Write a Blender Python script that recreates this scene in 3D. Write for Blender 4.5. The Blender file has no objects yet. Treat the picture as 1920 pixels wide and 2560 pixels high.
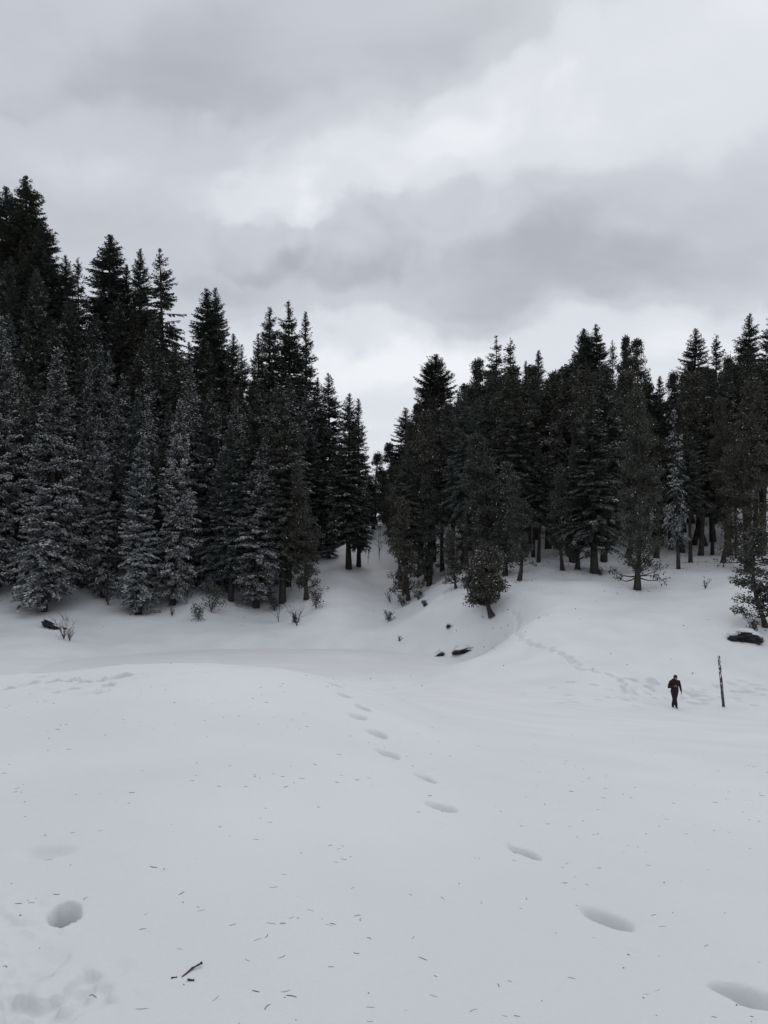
import bpy, math, random
import numpy as np
from mathutils import Vector, Matrix

# ------------------------------------------------------------------ camera, sky, sun, exposure
F = 1990.0          # focal length in photo pixels (photo 1920 x 2560)
HORIZON = 1430.0    # row of the level line
PITCH = math.atan((HORIZON - 1280.0) / F)
SC = bpy.context.scene
COL = SC.collection
R = math.radians

cam_data = bpy.data.cameras.new('camera')
cam_data.sensor_fit = 'VERTICAL'
cam_data.sensor_height = 36.0
cam_data.lens = 36.0 * F / 2560.0
cam_data.clip_start = 0.05
cam_data.clip_end = 8000.0
cam = bpy.data.objects.new('camera', cam_data)
cam.location = (0, 0, 0)
cam.rotation_euler = (math.pi / 2 + PITCH, 0, 0)
COL.objects.link(cam)
SC.camera = cam

SUN_EL, SUN_AZ = R(48), R(12)      # soft glow behind the cloud, ahead and a little to the right


def ray(px, py):
    """direction of a photo pixel, scaled so that world y = 1"""
    u, v = (px - 960.0) / F, (1280.0 - py) / F
    y = math.cos(PITCH) - v * math.sin(PITCH)
    z = math.sin(PITCH) + v * math.cos(PITCH)
    return Vector((u / y, 1.0, z / y))


def build_world():
    w = bpy.data.worlds.new('World')
    SC.world = w
    w.use_nodes = True
    w.cycles.sampling_method = 'NONE'
    nt = w.node_tree
    nt.nodes.clear()
    N, L = nt.nodes.new, nt.links.new
    out = N('ShaderNodeOutputWorld')
    bg = N('ShaderNodeBackground')
    bg.inputs['Strength'].default_value = 1.0
    L(bg.outputs[0], out.inputs[0])
    tc = N('ShaderNodeTexCoord')
    sep = N('ShaderNodeSeparateXYZ')
    L(tc.outputs['Generated'], sep.inputs[0])

    def math_(op, a, b=None, clamp=False):
        n = N('ShaderNodeMath')
        n.operation = op
        n.use_clamp = clamp
        for i, v in enumerate((a, b)):
            if v is None:
                continue
            if isinstance(v, (int, float)):
                n.inputs[i].default_value = v
            else:
                L(v, n.inputs[i])
        return n.outputs[0]
    # cloud deck as a flat layer overhead: project the direction on to it
    zc = math_('MAXIMUM', sep.outputs[2], 0.0)
    zd = math_('ADD', zc, 0.30)
    cx = math_('DIVIDE', sep.outputs[0], zd)
    cy = math_('DIVIDE', sep.outputs[1], zd)
    comb = N('ShaderNodeCombineXYZ')
    L(cx, comb.inputs[0])
    L(cy, comb.inputs[1])
    comb.inputs[2].default_value = 3.7

    def noise(scale, detail, rough, dist, off):
        mp = N('ShaderNodeMapping')
        mp.inputs['Location'].default_value = off
        mp.inputs['Rotation'].default_value = (0, 0, R(-28))
        mp.inputs['Scale'].default_value = (0.75, 1.25, 1.0)
        L(comb.outputs[0], mp.inputs[0])
        n = N('ShaderNodeTexNoise')
        n.inputs['Scale'].default_value = scale
        n.inputs['Detail'].default_value = detail
        n.inputs['Roughness'].default_value = rough
        n.inputs['Distortion'].default_value = dist
        L(mp.outputs[0], n.inputs['Vector'])
        return n.outputs['Fac']
    n1 = noise(1.5, 5.0, 0.50, 0.35, (0.3, 1.1, 0))
    n2 = noise(4.2, 5.0, 0.55, 0.5, (4.1, 2.7, 1.0))
    base = math_('ADD', math_('MULTIPLY', math_('SUBTRACT', n1, 0.5), 0.62),
                 math_('MULTIPLY', math_('SUBTRACT', n2, 0.5), 0.26))
    # the larger cloud banks and the thin places between them
    acc = math_('ADD', base, 0.475)
    wn = N('ShaderNodeTexNoise')
    wn.inputs['Scale'].default_value = 7.0
    wn.inputs['Detail'].default_value = 6.0
    wn.inputs['Roughness'].default_value = 0.55
    wn.inputs['Distortion'].default_value = 0.4
    L(tc.outputs['Generated'], wn.inputs['Vector'])
    wob = math_('SUBTRACT', wn.outputs['Fac'], 0.5)
    # bend the outlines of the banks: warp the direction by a coarse and a finer noise
    warped = tc.outputs['Generated']
    for wsc, wam, det in ((5.0, 0.15, 3.0), (17.0, 0.045, 5.0)):
        n = N('ShaderNodeTexNoise')
        n.inputs['Scale'].default_value = wsc
        n.inputs['Detail'].default_value = det
        L(tc.outputs['Generated'], n.inputs['Vector'])
        su = N('ShaderNodeVectorMath')
        su.operation = 'SUBTRACT'
        L(n.outputs['Color'], su.inputs[0])
        su.inputs[1].default_value = (0.5, 0.5, 0.5)
        sc_ = N('ShaderNodeVectorMath')
        sc_.operation = 'SCALE'
        L(su.outputs[0], sc_.inputs[0])
        sc_.inputs['Scale'].default_value = wam
        ad = N('ShaderNodeVectorMath')
        ad.operation = 'ADD'
        L(warped, ad.inputs[0])
        L(sc_.outputs[0], ad.inputs[1])
        warped = ad.outputs[0]

    def dot(vec):
        n = N('ShaderNodeVectorMath')
        n.operation = 'DOT_PRODUCT'
        L(warped, n.inputs[0])
        n.inputs[1].default_value = vec
        return n.outputs['Value']
    for (px, py, rx, ry, tilt, amp, soft) in BANKS:
        d = ray(px, py).normalized()
        az = math.atan2(d.x, d.y)
        right = Vector((math.cos(az), -math.sin(az), 0))
        up = right.cross(d)
        ca, sa = math.cos(R(tilt)), math.sin(R(tilt))
        fx = math_('DIVIDE', dot(right * ca + up * sa), rx / F)
        fy = math_('DIVIDE', dot(up * ca - right * sa), ry / F)
        r2 = math_('ADD', math_('MULTIPLY', fx, fx), math_('MULTIPLY', fy, fy))
        r2 = math_('ADD', r2, math_('MULTIPLY', wob, 2.2 if soft < 0.6 else 2.6))
        mr = N('ShaderNodeMapRange')
        mr.interpolation_type = 'SMOOTHERSTEP'
        L(r2, mr.inputs['Value'])
        mr.inputs['From Min'].default_value = 1.0 + soft
        mr.inputs['From Max'].default_value = 1.0 - soft
        mr.inputs['To Min'].default_value = 0.0
        mr.inputs['To Max'].default_value = amp if amp > 0 else amp * 0.95
        front = math_('GREATER_THAN', dot(d), 0.0)
        acc = math_('ADD', acc, math_('MULTIPLY', mr.outputs[0], front))
    ramp = N('ShaderNodeValToRGB')
    cr = ramp.color_ramp
    cr.interpolation = 'EASE'
    cr.elements[0].position = 0.15
    cr.elements[0].color = (0.37, 0.393, 0.437, 1)
    cr.elements[1].position = 0.95
    cr.elements[1].color = (0.77, 0.785, 0.815, 1)
    e = cr.elements.new(0.45)
    e.color = (0.51, 0.534, 0.58, 1)
    e = cr.elements.new(0.65)
    e.color = (0.63, 0.652, 0.70, 1)
    L(acc, ramp.inputs[0])
    # clear sky above the deck, hardly let through
    sky = N('ShaderNodeTexSky')
    sky.sky_type = 'NISHITA'
    sky.sun_disc = False
    sky.sun_elevation = SUN_EL
    sky.sun_rotation = SUN_AZ
    sc = N('ShaderNodeVectorMath')
    sc.operation = 'SCALE'
    L(sky.outputs[0], sc.inputs[0])
    sc.inputs['Scale'].default_value = 0.08
    mix = N('ShaderNodeMix')
    mix.data_type = 'RGBA'
    mix.inputs['Factor'].default_value = 0.96
    L(sc.outputs[0], mix.inputs['A'])
    L(ramp.outputs[0], mix.inputs['B'])
    L(mix.outputs['Result'], bg.inputs['Color'])


# cloud banks: photo pixel of the middle, half width, half height, tilt, brightness, softness
BANKS = [
    (1000, 420, 460, 150, 8, 0.16, 1.0), (1060, 400, 240, 70, 8, 0.12, 1.0), (730, 490, 170, 45, -6, 0.12, 0.9), (740, 560, 40, 75, 20, 0.10, 0.9),
    (1500, 240, 560, 200, 20, 0.12, 1.0), (1850, 300, 360, 330, 20, 0.13, 1.0), (1380, 170, 90, 60, 30, 0.06, 0.9),
    (620, 600, 130, 75, 0, -0.13, 0.45), (930, 590, 190, 95, 8, -0.14, 0.45), (1170, 500, 95, 62, 0, -0.10, 0.6), (1010, 500, 90, 40, 0, -0.05, 0.6),
    (1560, 640, 480, 170, -4, -0.12, 0.9), (1000, 740, 640, 110, 2, -0.13, 0.8), (330, 610, 360, 110, 0, -0.05, 0.9),
    (780, 100, 520, 190, 28, -0.15, 1.0), (200, 130, 420, 200, 20, -0.06, 1.0), (1480, 330, 200, 60, 20, -0.06, 1.0),
    (920, 1000, 360, 200, 0, 0.32, 1.0), (1350, 880, 560, 75, 0, 0.16, 0.9), (560, 830, 160, 80, 0, 0.14, 0.9),
    (330, 430, 420, 80, 6, 0.14, 1.0), (1780, 950, 300, 120, 0, 0.14, 1.0),
]
build_world()

sun_data = bpy.data.lights.new('sun', 'SUN')
sun_data.energy = 0.6
sun_data.angle = R(40)
sun_data.color = (1.0, 0.97, 0.93)
sun = bpy.data.objects.new('sun', sun_data)
sdir = Vector((math.sin(SUN_AZ) * math.cos(SUN_EL), math.cos(SUN_AZ) * math.cos(SUN_EL), math.sin(SUN_EL)))
sun.rotation_euler = sdir.to_track_quat('Z', 'Y').to_euler()
COL.objects.link(sun)

SC.view_settings.view_transform = 'Standard'
SC.view_settings.look = 'None'
SC.view_settings.exposure = 0.20
SC.view_settings.gamma = 1.0
SC.view_settings.use_curve_mapping = False
SC.render.engine = 'CYCLES'
SC.cycles.max_bounces = 4
SC.cycles.diffuse_bounces = 3
SC.cycles.use_denoising = True


# ------------------------------------------------------------------ helpers
def make_mesh(name, verts, quads=None, tris=None, mats=(), smooth=False):
    me = bpy.data.meshes.new(name)
    verts = np.asarray(verts, dtype=np.float32)
    nq = 0 if quads is None else len(quads)
    ntri = 0 if tris is None else len(tris)
    loops = []
    if nq:
        loops.append(np.asarray(quads, dtype=np.int32).ravel())
    if ntri:
        loops.append(np.asarray(tris, dtype=np.int32).ravel())
    loops = np.concatenate(loops)
    starts = np.concatenate([np.arange(nq, dtype=np.int32) * 4,
                             nq * 4 + np.arange(ntri, dtype=np.int32) * 3])
    me.vertices.add(len(verts))
    me.vertices.foreach_set('co', verts.ravel())
    me.loops.add(len(loops))
    me.loops.foreach_set('vertex_index', loops)
    me.polygons.add(nq + ntri)
    me.polygons.foreach_set('loop_start', starts.astype(np.int32))
    if smooth:
        me.polygons.foreach_set('use_smooth', np.ones(nq + ntri, dtype=bool))
    for m in mats:
        me.materials.append(m)
    me.update(calc_edges=True)
    me.validate()
    return me


def obj(name, me, parent=None, loc=None):
    o = bpy.data.objects.new(name, me)
    COL.objects.link(o)
    if parent is not None:
        o.parent = parent
    if loc is not None:
        o.location = loc
    return o


def tag(o, label=None, cat=None, group=None, kind=None):
    if label:
        o['label'] = label
    if cat:
        o['category'] = cat
    if group:
        o['group'] = group
    if kind:
        o['kind'] = kind
    return o


class Geo:
    """collects tubes, kites and pyramids"""

    def __init__(self):
        self.v, self.q, self.t, self.n = [], [], [], 0

    def add(self, v, q=None, t=None):
        v = np.asarray(v, dtype=np.float64).reshape(-1, 3)
        if q is not None and len(q):
            self.q.append(np.asarray(q, dtype=np.int64) + self.n)
        if t is not None and len(t):
            self.t.append(np.asarray(t, dtype=np.int64) + self.n)
        self.v.append(v)
        self.n += len(v)

    def tube(self, pts, radii, sides=6, cap=True, rough=0.0, rng=None):
        pts = np.asarray(pts, dtype=np.float64)
        k = len(pts)
        tan = np.gradient(pts, axis=0)
        tan /= np.linalg.norm(tan, axis=1)[:, None] + 1e-9
        ref = np.array([1.0, 0, 0]) if abs(tan[0][0]) < 0.8 else np.array([0, 1.0, 0])
        rings = []
        ang = np.arange(sides) / sides * 2 * math.pi
        for i in range(k):
            a = np.cross(tan[i], ref)
            a /= np.linalg.norm(a) + 1e-9
            b = np.cross(tan[i], a)
            rr = radii[i]
            if rough and rng is not None:
                rr = rr * (1 + rough * rng.standard_normal(sides))[:, None]
            rings.append(pts[i] + (np.cos(ang)[:, None] * a + np.sin(ang)[:, None] * b) * rr)
        v = np.concatenate(rings)
        i = np.arange(k - 1)[:, None] * sides
        j = np.arange(sides)[None, :]
        j2 = (j + 1) % sides
        q = np.stack([i + j, i + j2, i + sides + j2, i + sides + j], -1).reshape(-1, 4)
        t = []
        if cap:
            v = np.concatenate([v, pts[-1:]])
            e = (k - 1) * sides
            t = [(e + jj, e + (jj + 1) % sides, len(v) - 1) for jj in range(sides)]
        self.add(v, q, t)

    def mesh(self, name, mats, smooth=False):
        return make_mesh(name, np.concatenate(self.v),
                         np.concatenate(self.q) if self.q else None,
                         np.concatenate(self.t) if self.t else None, mats, smooth)


def kites(p, d, s, l, w, sag=0.0):
    """leaf-shaped four-sided faces: base p, direction d, side s"""
    n = len(p)
    mid = p + d * (l * 0.5)[:, None]
    tip = p + d * l[:, None]
    tip[:, 2] -= sag * l
    v = np.stack([p, mid + s * (w * 0.5)[:, None], tip, mid - s * (w * 0.5)[:, None]], 1).reshape(-1, 3)
    q = np.arange(4 * n).reshape(n, 4)
    return v, q


def unit(a):
    return a / (np.linalg.norm(a, axis=-1, keepdims=True) + 1e-9)


# ------------------------------------------------------------------ materials
def new_mat(name):
    m = bpy.data.materials.new(name)
    m.use_nodes = True
    nt = m.node_tree
    b = nt.nodes['Principled BSDF']
    b.inputs['Specular IOR Level'].default_value = 0.25
    return m, nt, b


def noise_mix(nt, c1, c2, scale, detail=4, lo=0.4, hi=0.6, coord='Object'):
    tc = nt.nodes.new('ShaderNodeTexCoord')
    n = nt.nodes.new('ShaderNodeTexNoise')
    n.inputs['Scale'].default_value = scale
    n.inputs['Detail'].default_value = detail
    nt.links.new(tc.outputs[coord], n.inputs['Vector'])
    r = nt.nodes.new('ShaderNodeValToRGB')
    r.color_ramp.elements[0].position = lo
    r.color_ramp.elements[0].color = (*c1, 1)
    r.color_ramp.elements[1].position = hi
    r.color_ramp.elements[1].color = (*c2, 1)
    nt.links.new(n.outputs['Fac'], r.inputs[0])
    return r.outputs[0], n, tc


def snow_material():
    m, nt, b = new_mat('snow')
    col, n, tc = noise_mix(nt, (0.695, 0.710, 0.724), (0.75, 0.763, 0.775), 0.35, 5, 0.35, 0.65)
    nt.links.new(col, b.inputs['Base Color'])
    b.inputs['Roughness'].default_value = 0.65
    b.inputs['Specular IOR Level'].default_value = 0.2
    fine = nt.nodes.new('ShaderNodeTexNoise')
    fine.inputs['Scale'].default_value = 9.0
    fine.inputs['Detail'].default_value = 9
    fine.inputs['Roughness'].default_value = 0.68
    nt.links.new(tc.outputs['Object'], fine.inputs['Vector'])
    bp = nt.nodes.new('ShaderNodeBump')
    bp.inputs['Strength'].default_value = 0.5
    bp.inputs['Distance'].default_value = 0.02
    nt.links.new(fine.outputs['Fac'], bp.inputs['Height'])
    nt.links.new(bp.outputs[0], b.inputs['Normal'])
    return m


def foliage_material(name, c1, c2, c3, dust, lo=0.22, hi=0.55):
    """leaf colour varied from clump to clump and tree to tree; a dusting of snow on faces that look up"""
    m, nt, b = new_mat(name)
    N, L = nt.nodes.new, nt.links.new
    col, n, tc = noise_mix(nt, c1, c2, 0.9, 4, 0.35, 0.65)
    oi = N('ShaderNodeObjectInfo')
    mx = N('ShaderNodeMix')
    mx.data_type = 'RGBA'
    L(oi.outputs['Random'], mx.inputs['Factor'])
    L(col, mx.inputs['A'])
    mx.inputs['B'].default_value = (*c3, 1)
    geo = N('ShaderNodeNewGeometry')
    sep = N('ShaderNodeSeparateXYZ')
    L(geo.outputs['Normal'], sep.inputs[0])
    n2 = N('ShaderNodeTexNoise')
    n2.inputs['Scale'].default_value = 2.2
    n2.inputs['Detail'].default_value = 3
    L(tc.outputs['Object'], n2.inputs['Vector'])
    mul = N('ShaderNodeMath')
    mul.operation = 'MULTIPLY'
    L(sep.outputs[2], mul.inputs[0])
    L(n2.outputs['Fac'], mul.inputs[1])
    mr = N('ShaderNodeMapRange')
    mr.inputs['From Min'].default_value = lo
    mr.inputs['From Max'].default_value = hi
    mr.inputs['To Max'].default_value = dust
    L(mul.outputs[0], mr.inputs['Value'])
    mx2 = N('ShaderNodeMix')
    mx2.data_type = 'RGBA'
    L(mr.outputs[0], mx2.inputs['Factor'])
    L(mx.outputs['Result'], mx2.inputs['A'])
    mx2.inputs['B'].default_value = (0.70, 0.72, 0.75, 1)
    L(mx2.outputs['Result'], b.inputs['Base Color'])
    b.inputs['Roughness'].default_value = 0.75
    b.inputs['Specular IOR Level'].default_value = 0.12
    return m


def bark_material():
    m, nt, b = new_mat('bark')
    col, n, tc = noise_mix(nt, (0.022, 0.019, 0.017), (0.062, 0.053, 0.047), 3.0, 6, 0.35, 0.65)
    nt.links.new(col, b.inputs['Base Color'])
    b.inputs['Roughness'].default_value = 0.9
    bp = nt.nodes.new('ShaderNodeBump')
    bp.inputs['Strength'].default_value = 0.8
    bp.inputs['Distance'].default_value = 0.08
    nt.links.new(n.outputs['Fac'], bp.inputs['Height'])
    nt.links.new(bp.outputs[0], b.inputs['Normal'])
    return m


def plain_material(name, c1, c2, scale, rough=0.85, bump=0.0):
    m, nt, b = new_mat(name)
    col, n, tc = noise_mix(nt, c1, c2, scale, 5, 0.35, 0.65)
    nt.links.new(col, b.inputs['Base Color'])
    b.inputs['Roughness'].default_value = rough
    if bump:
        bp = nt.nodes.new('ShaderNodeBump')
        bp.inputs['Strength'].default_value = 0.7
        bp.inputs['Distance'].default_value = bump
        nt.links.new(n.outputs['Fac'], bp.inputs['Height'])
        nt.links.new(bp.outputs[0], b.inputs['Normal'])
    return m


M_SNOW = snow_material()
M_FIR = foliage_material('fir_needles', (0.047, 0.061, 0.054), (0.082, 0.098, 0.083), (0.068, 0.071, 0.050), 0.16)
M_FIRW = foliage_material('dusted_fir_needles', (0.044, 0.056, 0.052), (0.075, 0.088, 0.080), (0.060, 0.066, 0.054), 0.42, 0.08, 0.46)
M_OAK = foliage_material('oak_leaves', (0.040, 0.050, 0.044), (0.070, 0.077, 0.065), (0.066, 0.062, 0.047), 0.14)
M_BARK = bark_material()
M_CLUMP = plain_material('branch_snow', (0.60, 0.605, 0.61), (0.74, 0.745, 0.75), 2.0, 0.8)
M_ROCK = plain_material('rock', (0.012, 0.013, 0.015), (0.034, 0.034, 0.036), 2.5, 0.9, 0.05)
M_TWIG = plain_material('dry_twig', (0.03, 0.026, 0.024), (0.075, 0.062, 0.055), 30.0, 0.9)
M_LITTER = plain_material('litter', (0.09, 0.09, 0.088), (0.22, 0.21, 0.20), 8.0, 0.9)


# ------------------------------------------------------------------ the ground, fitted as a smooth surface
GP = {   # photo column: (distance ahead in metres, photo row of the ground there)
    -500: [(2.7, 2572), (4, 2212), (7, 1892), (11, 1745), (14, 1702), (20, 1722), (30, 1745), (45, 1735), (60, 1685), (75, 1610), (85, 1560), (92, 1520), (105, 1430), (120, 1250), (140, 1040), (165, 840), (200, 760)],
    0: [(2.7, 2572), (4, 2212), (7, 1892), (11, 1740), (14, 1690), (20, 1718), (30, 1745), (45, 1735), (60, 1688), (75, 1620), (85, 1570), (92, 1530), (105, 1440), (120, 1270), (140, 1070), (165, 880), (200, 790)],
    300: [(2.7, 2572), (4, 2212), (7, 1886), (11, 1714), (13.5, 1665), (17, 1678), (22, 1705), (32, 1728), (45, 1718), (58, 1690), (70, 1652), (80, 1620), (88, 1572), (93, 1532), (105, 1450), (120, 1300), (140, 1120), (165, 940), (200, 860)],
    500: [(2.7, 2572), (4, 2212), (7, 1886), (11, 1710), (13, 1662), (17, 1678), (22, 1705), (32, 1728), (45, 1718), (58, 1695), (70, 1652), (82, 1610), (90, 1552), (95, 1512), (110, 1440), (130, 1300), (150, 1160), (175, 1020), (210, 950)],
    700: [(2.7, 2572), (4, 2215), (7, 1890), (10, 1755), (12.5, 1675), (16, 1692), (25, 1724), (40, 1728), (55, 1702), (68, 1660), (80, 1625), (90, 1570), (98, 1520), (110, 1460), (130, 1370), (150, 1250), (175, 1130), (210, 1060)],
    850: [(2.7, 2572), (4, 2230), (7, 1905), (10, 1775), (12.5, 1706), (16, 1714), (25, 1742), (40, 1742), (55, 1714), (68, 1672), (80, 1620), (92, 1530), (105, 1460), (120, 1400), (140, 1350), (160, 1300), (200, 1250)],
    960: [(2.7, 2580), (4, 2240), (7, 1920), (10, 1800), (13, 1742), (17, 1732), (25, 1748), (40, 1742), (55, 1715), (66, 1680), (78, 1625), (92, 1550), (105, 1480), (120, 1420), (140, 1365), (160, 1312), (180, 1305), (220, 1320)],
    1100: [(2.7, 2585), (4, 2262), (7, 1950), (10, 1850), (15, 1788), (22, 1764), (30, 1752), (40, 1738), (50, 1712), (60, 1670), (68, 1625), (76, 1560), (85, 1500), (95, 1460), (110, 1420), (130, 1350), (155, 1260), (185, 1190)],
    1300: [(2.7, 2600), (4, 2290), (7, 1985), (10, 1885), (15, 1825), (22, 1797), (30, 1776), (40, 1750), (50, 1700), (58, 1640), (66, 1560), (75, 1490), (85, 1440), (100, 1400), (120, 1340), (150, 1240), (180, 1160)],
    1500: [(2.7, 2605), (4, 2300), (7, 2005), (10, 1905), (15, 1845), (22, 1810), (30, 1787), (42, 1755), (50, 1690), (60, 1590), (72, 1500), (85, 1440), (100, 1400), (120, 1330), (150, 1220), (180, 1140)],
    1700: [(2.7, 2610), (4, 2310), (7, 2020), (10, 1925), (15, 1862), (22, 1822), (30, 1799), (44, 1770), (50, 1715), (60, 1600), (72, 1500), (84, 1430), (100, 1390), (120, 1320), (150, 1210), (180, 1130)],
    1920: [(2.7, 2615), (4, 2318), (7, 2030), (10, 1935), (15, 1875), (22, 1834), (30, 1808), (44, 1775), (50, 1730), (60, 1610), (64, 1565), (75, 1470), (86, 1425), (100, 1385), (120, 1310), (150, 1200), (180, 1120)],
    2500: [(2.7, 2620), (4, 2325), (7, 2040), (10, 1945), (15, 1880), (22, 1840), (30, 1812), (44, 1775), (52, 1710), (60, 1620), (75, 1470), (86, 1425), (100, 1380), (120, 1300), (150, 1190), (180, 1110)],
}


def fit_ground():
    X, Y = [], []
    for px, lst in GP.items():
        for d, py in lst:
            r = ray(px, py) * d
            rad = math.hypot(r.x, r.y)
            X.append((math.atan2(r.x, r.y) * 3.0, math.log(rad)))
            Y.append(r.z / rad)
    X, Y = np.array(X), np.array(Y)
    n = len(X)

    def kern(r2):
        return np.where(r2 > 1e-12, 0.5 * r2 * np.log(r2 + 1e-12), 0.0)
    r2 = ((X[:, None] - X[None]) ** 2).sum(-1)
    A = np.zeros((n + 3, n + 3))
    A[:n, :n] = kern(r2) + np.eye(n) * 0.0015
    P = np.concatenate([np.ones((n, 1)), X], 1)
    A[:n, n:] = P
    A[n:, :n] = P.T
    sol = np.linalg.solve(A, np.concatenate([Y, np.zeros(3)]))
    w, c = sol[:n], sol[n:]

    def ev(a, lr):
        a = np.asarray(a, dtype=np.float64).ravel()
        lr = np.asarray(lr, dtype=np.float64).ravel()
        res = np.empty(len(a))
        for s in range(0, len(a), 20000):
            p = np.stack([a[s:s + 20000], lr[s:s + 20000]], 1)
            k = kern(((p[:, None] - X[None]) ** 2).sum(-1))
            res[s:s + 20000] = k @ w + c[0] + p @ c[1:]
        return res
    # sampled once on a regular grid, then read back bilinearly
    ga = np.linspace(-0.70 * 3, 0.70 * 3, 141)
    gl = np.linspace(math.log(2.5), math.log(225), 181)
    AA, LL = np.meshgrid(ga, gl, indexing='ij')
    Q = ev(AA, LL).reshape(AA.shape)
    return ga, gl, Q


GA, GL, GQ = fit_ground()


def base_height(x, y):
    x = np.asarray(x, dtype=np.float64)
    y = np.asarray(y, dtype=np.float64)
    r = np.hypot(x, y) + 1e-6
    a = np.arctan2(x, y)
    ac = np.clip(a, -0.69, 0.69) * 3
    rc = np.clip(r, 2.55, 220)
    lr = np.log(rc)
    fi = (ac - GA[0]) / (GA[1] - GA[0])
    fj = (lr - GL[0]) / (GL[1] - GL[0])
    i = np.clip(fi.astype(int), 0, len(GA) - 2)
    j = np.clip(fj.astype(int), 0, len(GL) - 2)
    u, v = fi - i, fj - j
    q = (GQ[i, j] * (1 - u) * (1 - v) + GQ[i + 1, j] * u * (1 - v) + GQ[i, j + 1] * (1 - u) * v + GQ[i + 1, j + 1] * u * v)
    z = q * rc
    # close to the feet and behind the photographer the mound just carries on
    k = np.clip(r / 2.55, 0, 1)
    z = np.where(r < 2.55, -1.56 + (z + 1.56) * k, z)
    wb = np.clip((np.abs(a) - 0.9) / 1.2, 0, 1)
    wb = wb * wb * (3 - 2 * wb)
    zb = -1.56 - 0.02 * np.minimum(r, 150)
    return z * (1 - wb) + zb * wb


def vnoise(x, y, seed=0):
    """smooth value noise"""
    xi, yi = np.floor(x).astype(np.int64), np.floor(y).astype(np.int64)
    xf, yf = x - xi, y - yi
    u, v = xf * xf * (3 - 2 * xf), yf * yf * (3 - 2 * yf)

    def h(a, b):
        n = (a * 374761393 + b * 668265263 + seed * 982451653) & 0x7fffffff
        n = ((n ^ (n >> 13)) * 1274126177) & 0x7fffffff
        return ((n ^ (n >> 16)) & 0xffff) / 65535.0
    return ((h(xi, yi) * (1 - u) + h(xi + 1, yi) * u) * (1 - v) + (h(xi, yi + 1) * (1 - u) + h(xi + 1, yi + 1) * u) * v) - 0.5


def swell(x, y):
    """wind-packed waves and hummocks of the snow"""
    r = np.hypot(x, y)
    far = np.clip((r - 30) / 60, 0, 1)
    z = vnoise(x / 1.9, y / 2.6, 1) * 0.045 + vnoise(x / 0.6, y / 0.8, 2) * 0.020 + vnoise(x / 0.17, y / 0.2, 6) * 0.006
    z = z + far * (vnoise(x / 7.0, y / 5.0, 3) * 0.9 + vnoise(x / 2.6, y / 2.2, 4) * 0.22)
    return z


POND_X, POND_Y, POND_Z, POND_RX, POND_RY = -10.0, 70.5, -7.85, 16.0, 11.0


def pond_rho(x, y):
    a = np.arctan2((y - POND_Y) / POND_RY, (x - POND_X) / POND_RX)
    lob = 1 + 0.07 * np.sin(2 * a + 0.6) + 0.05 * np.sin(3 * a + 2) + 0.03 * np.sin(7 * a)
    return np.hypot((x - POND_X) / POND_RX, (y - POND_Y) / POND_RY) / lob


def ground_z(x, y):
    x, y = np.asarray(x, float), np.asarray(y, float)
    z = base_height(x, y) + swell(x, y)
    rho = pond_rho(x, y)
    b = np.clip((2.6 - rho) / 0.8, 0, 1)
    z = z + b * np.maximum(POND_Z + 0.30 - z, 0)
    t = np.clip((1.5 - rho) / 0.6, 0, 1)
    w = t * t * (3 - 2 * t)
    return z * (1 - w) + (POND_Z - 0.22) * w


def hit(px, py, dmin, dmax):
    """point where the ray of a photo pixel meets the ground between two distances"""
    d = np.exp(np.linspace(math.log(dmin), math.log(dmax), 700))
    r = ray(px, py)
    g = ground_z(r.x * d, d) - r.z * d
    idx = np.where((g[:-1] < 0) & (g[1:] >= 0))[0]
    k = d[idx[0]] if len(idx) else d[int(np.argmin(np.abs(g)))]
    return Vector((r.x * k, k, float(ground_z(r.x * k, k))))


# marks pressed into the snow: (x, y, direction, half length, half width, depth, sharpness)
MARKS = []


def foot(px, py, dmin, dmax, ang, hl, hw, depth, sharp=0.35):
    p = hit(px, py, dmin, dmax)
    MARKS.append((p.x, p.y, ang, hl, hw, depth, sharp))
    return p


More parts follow.
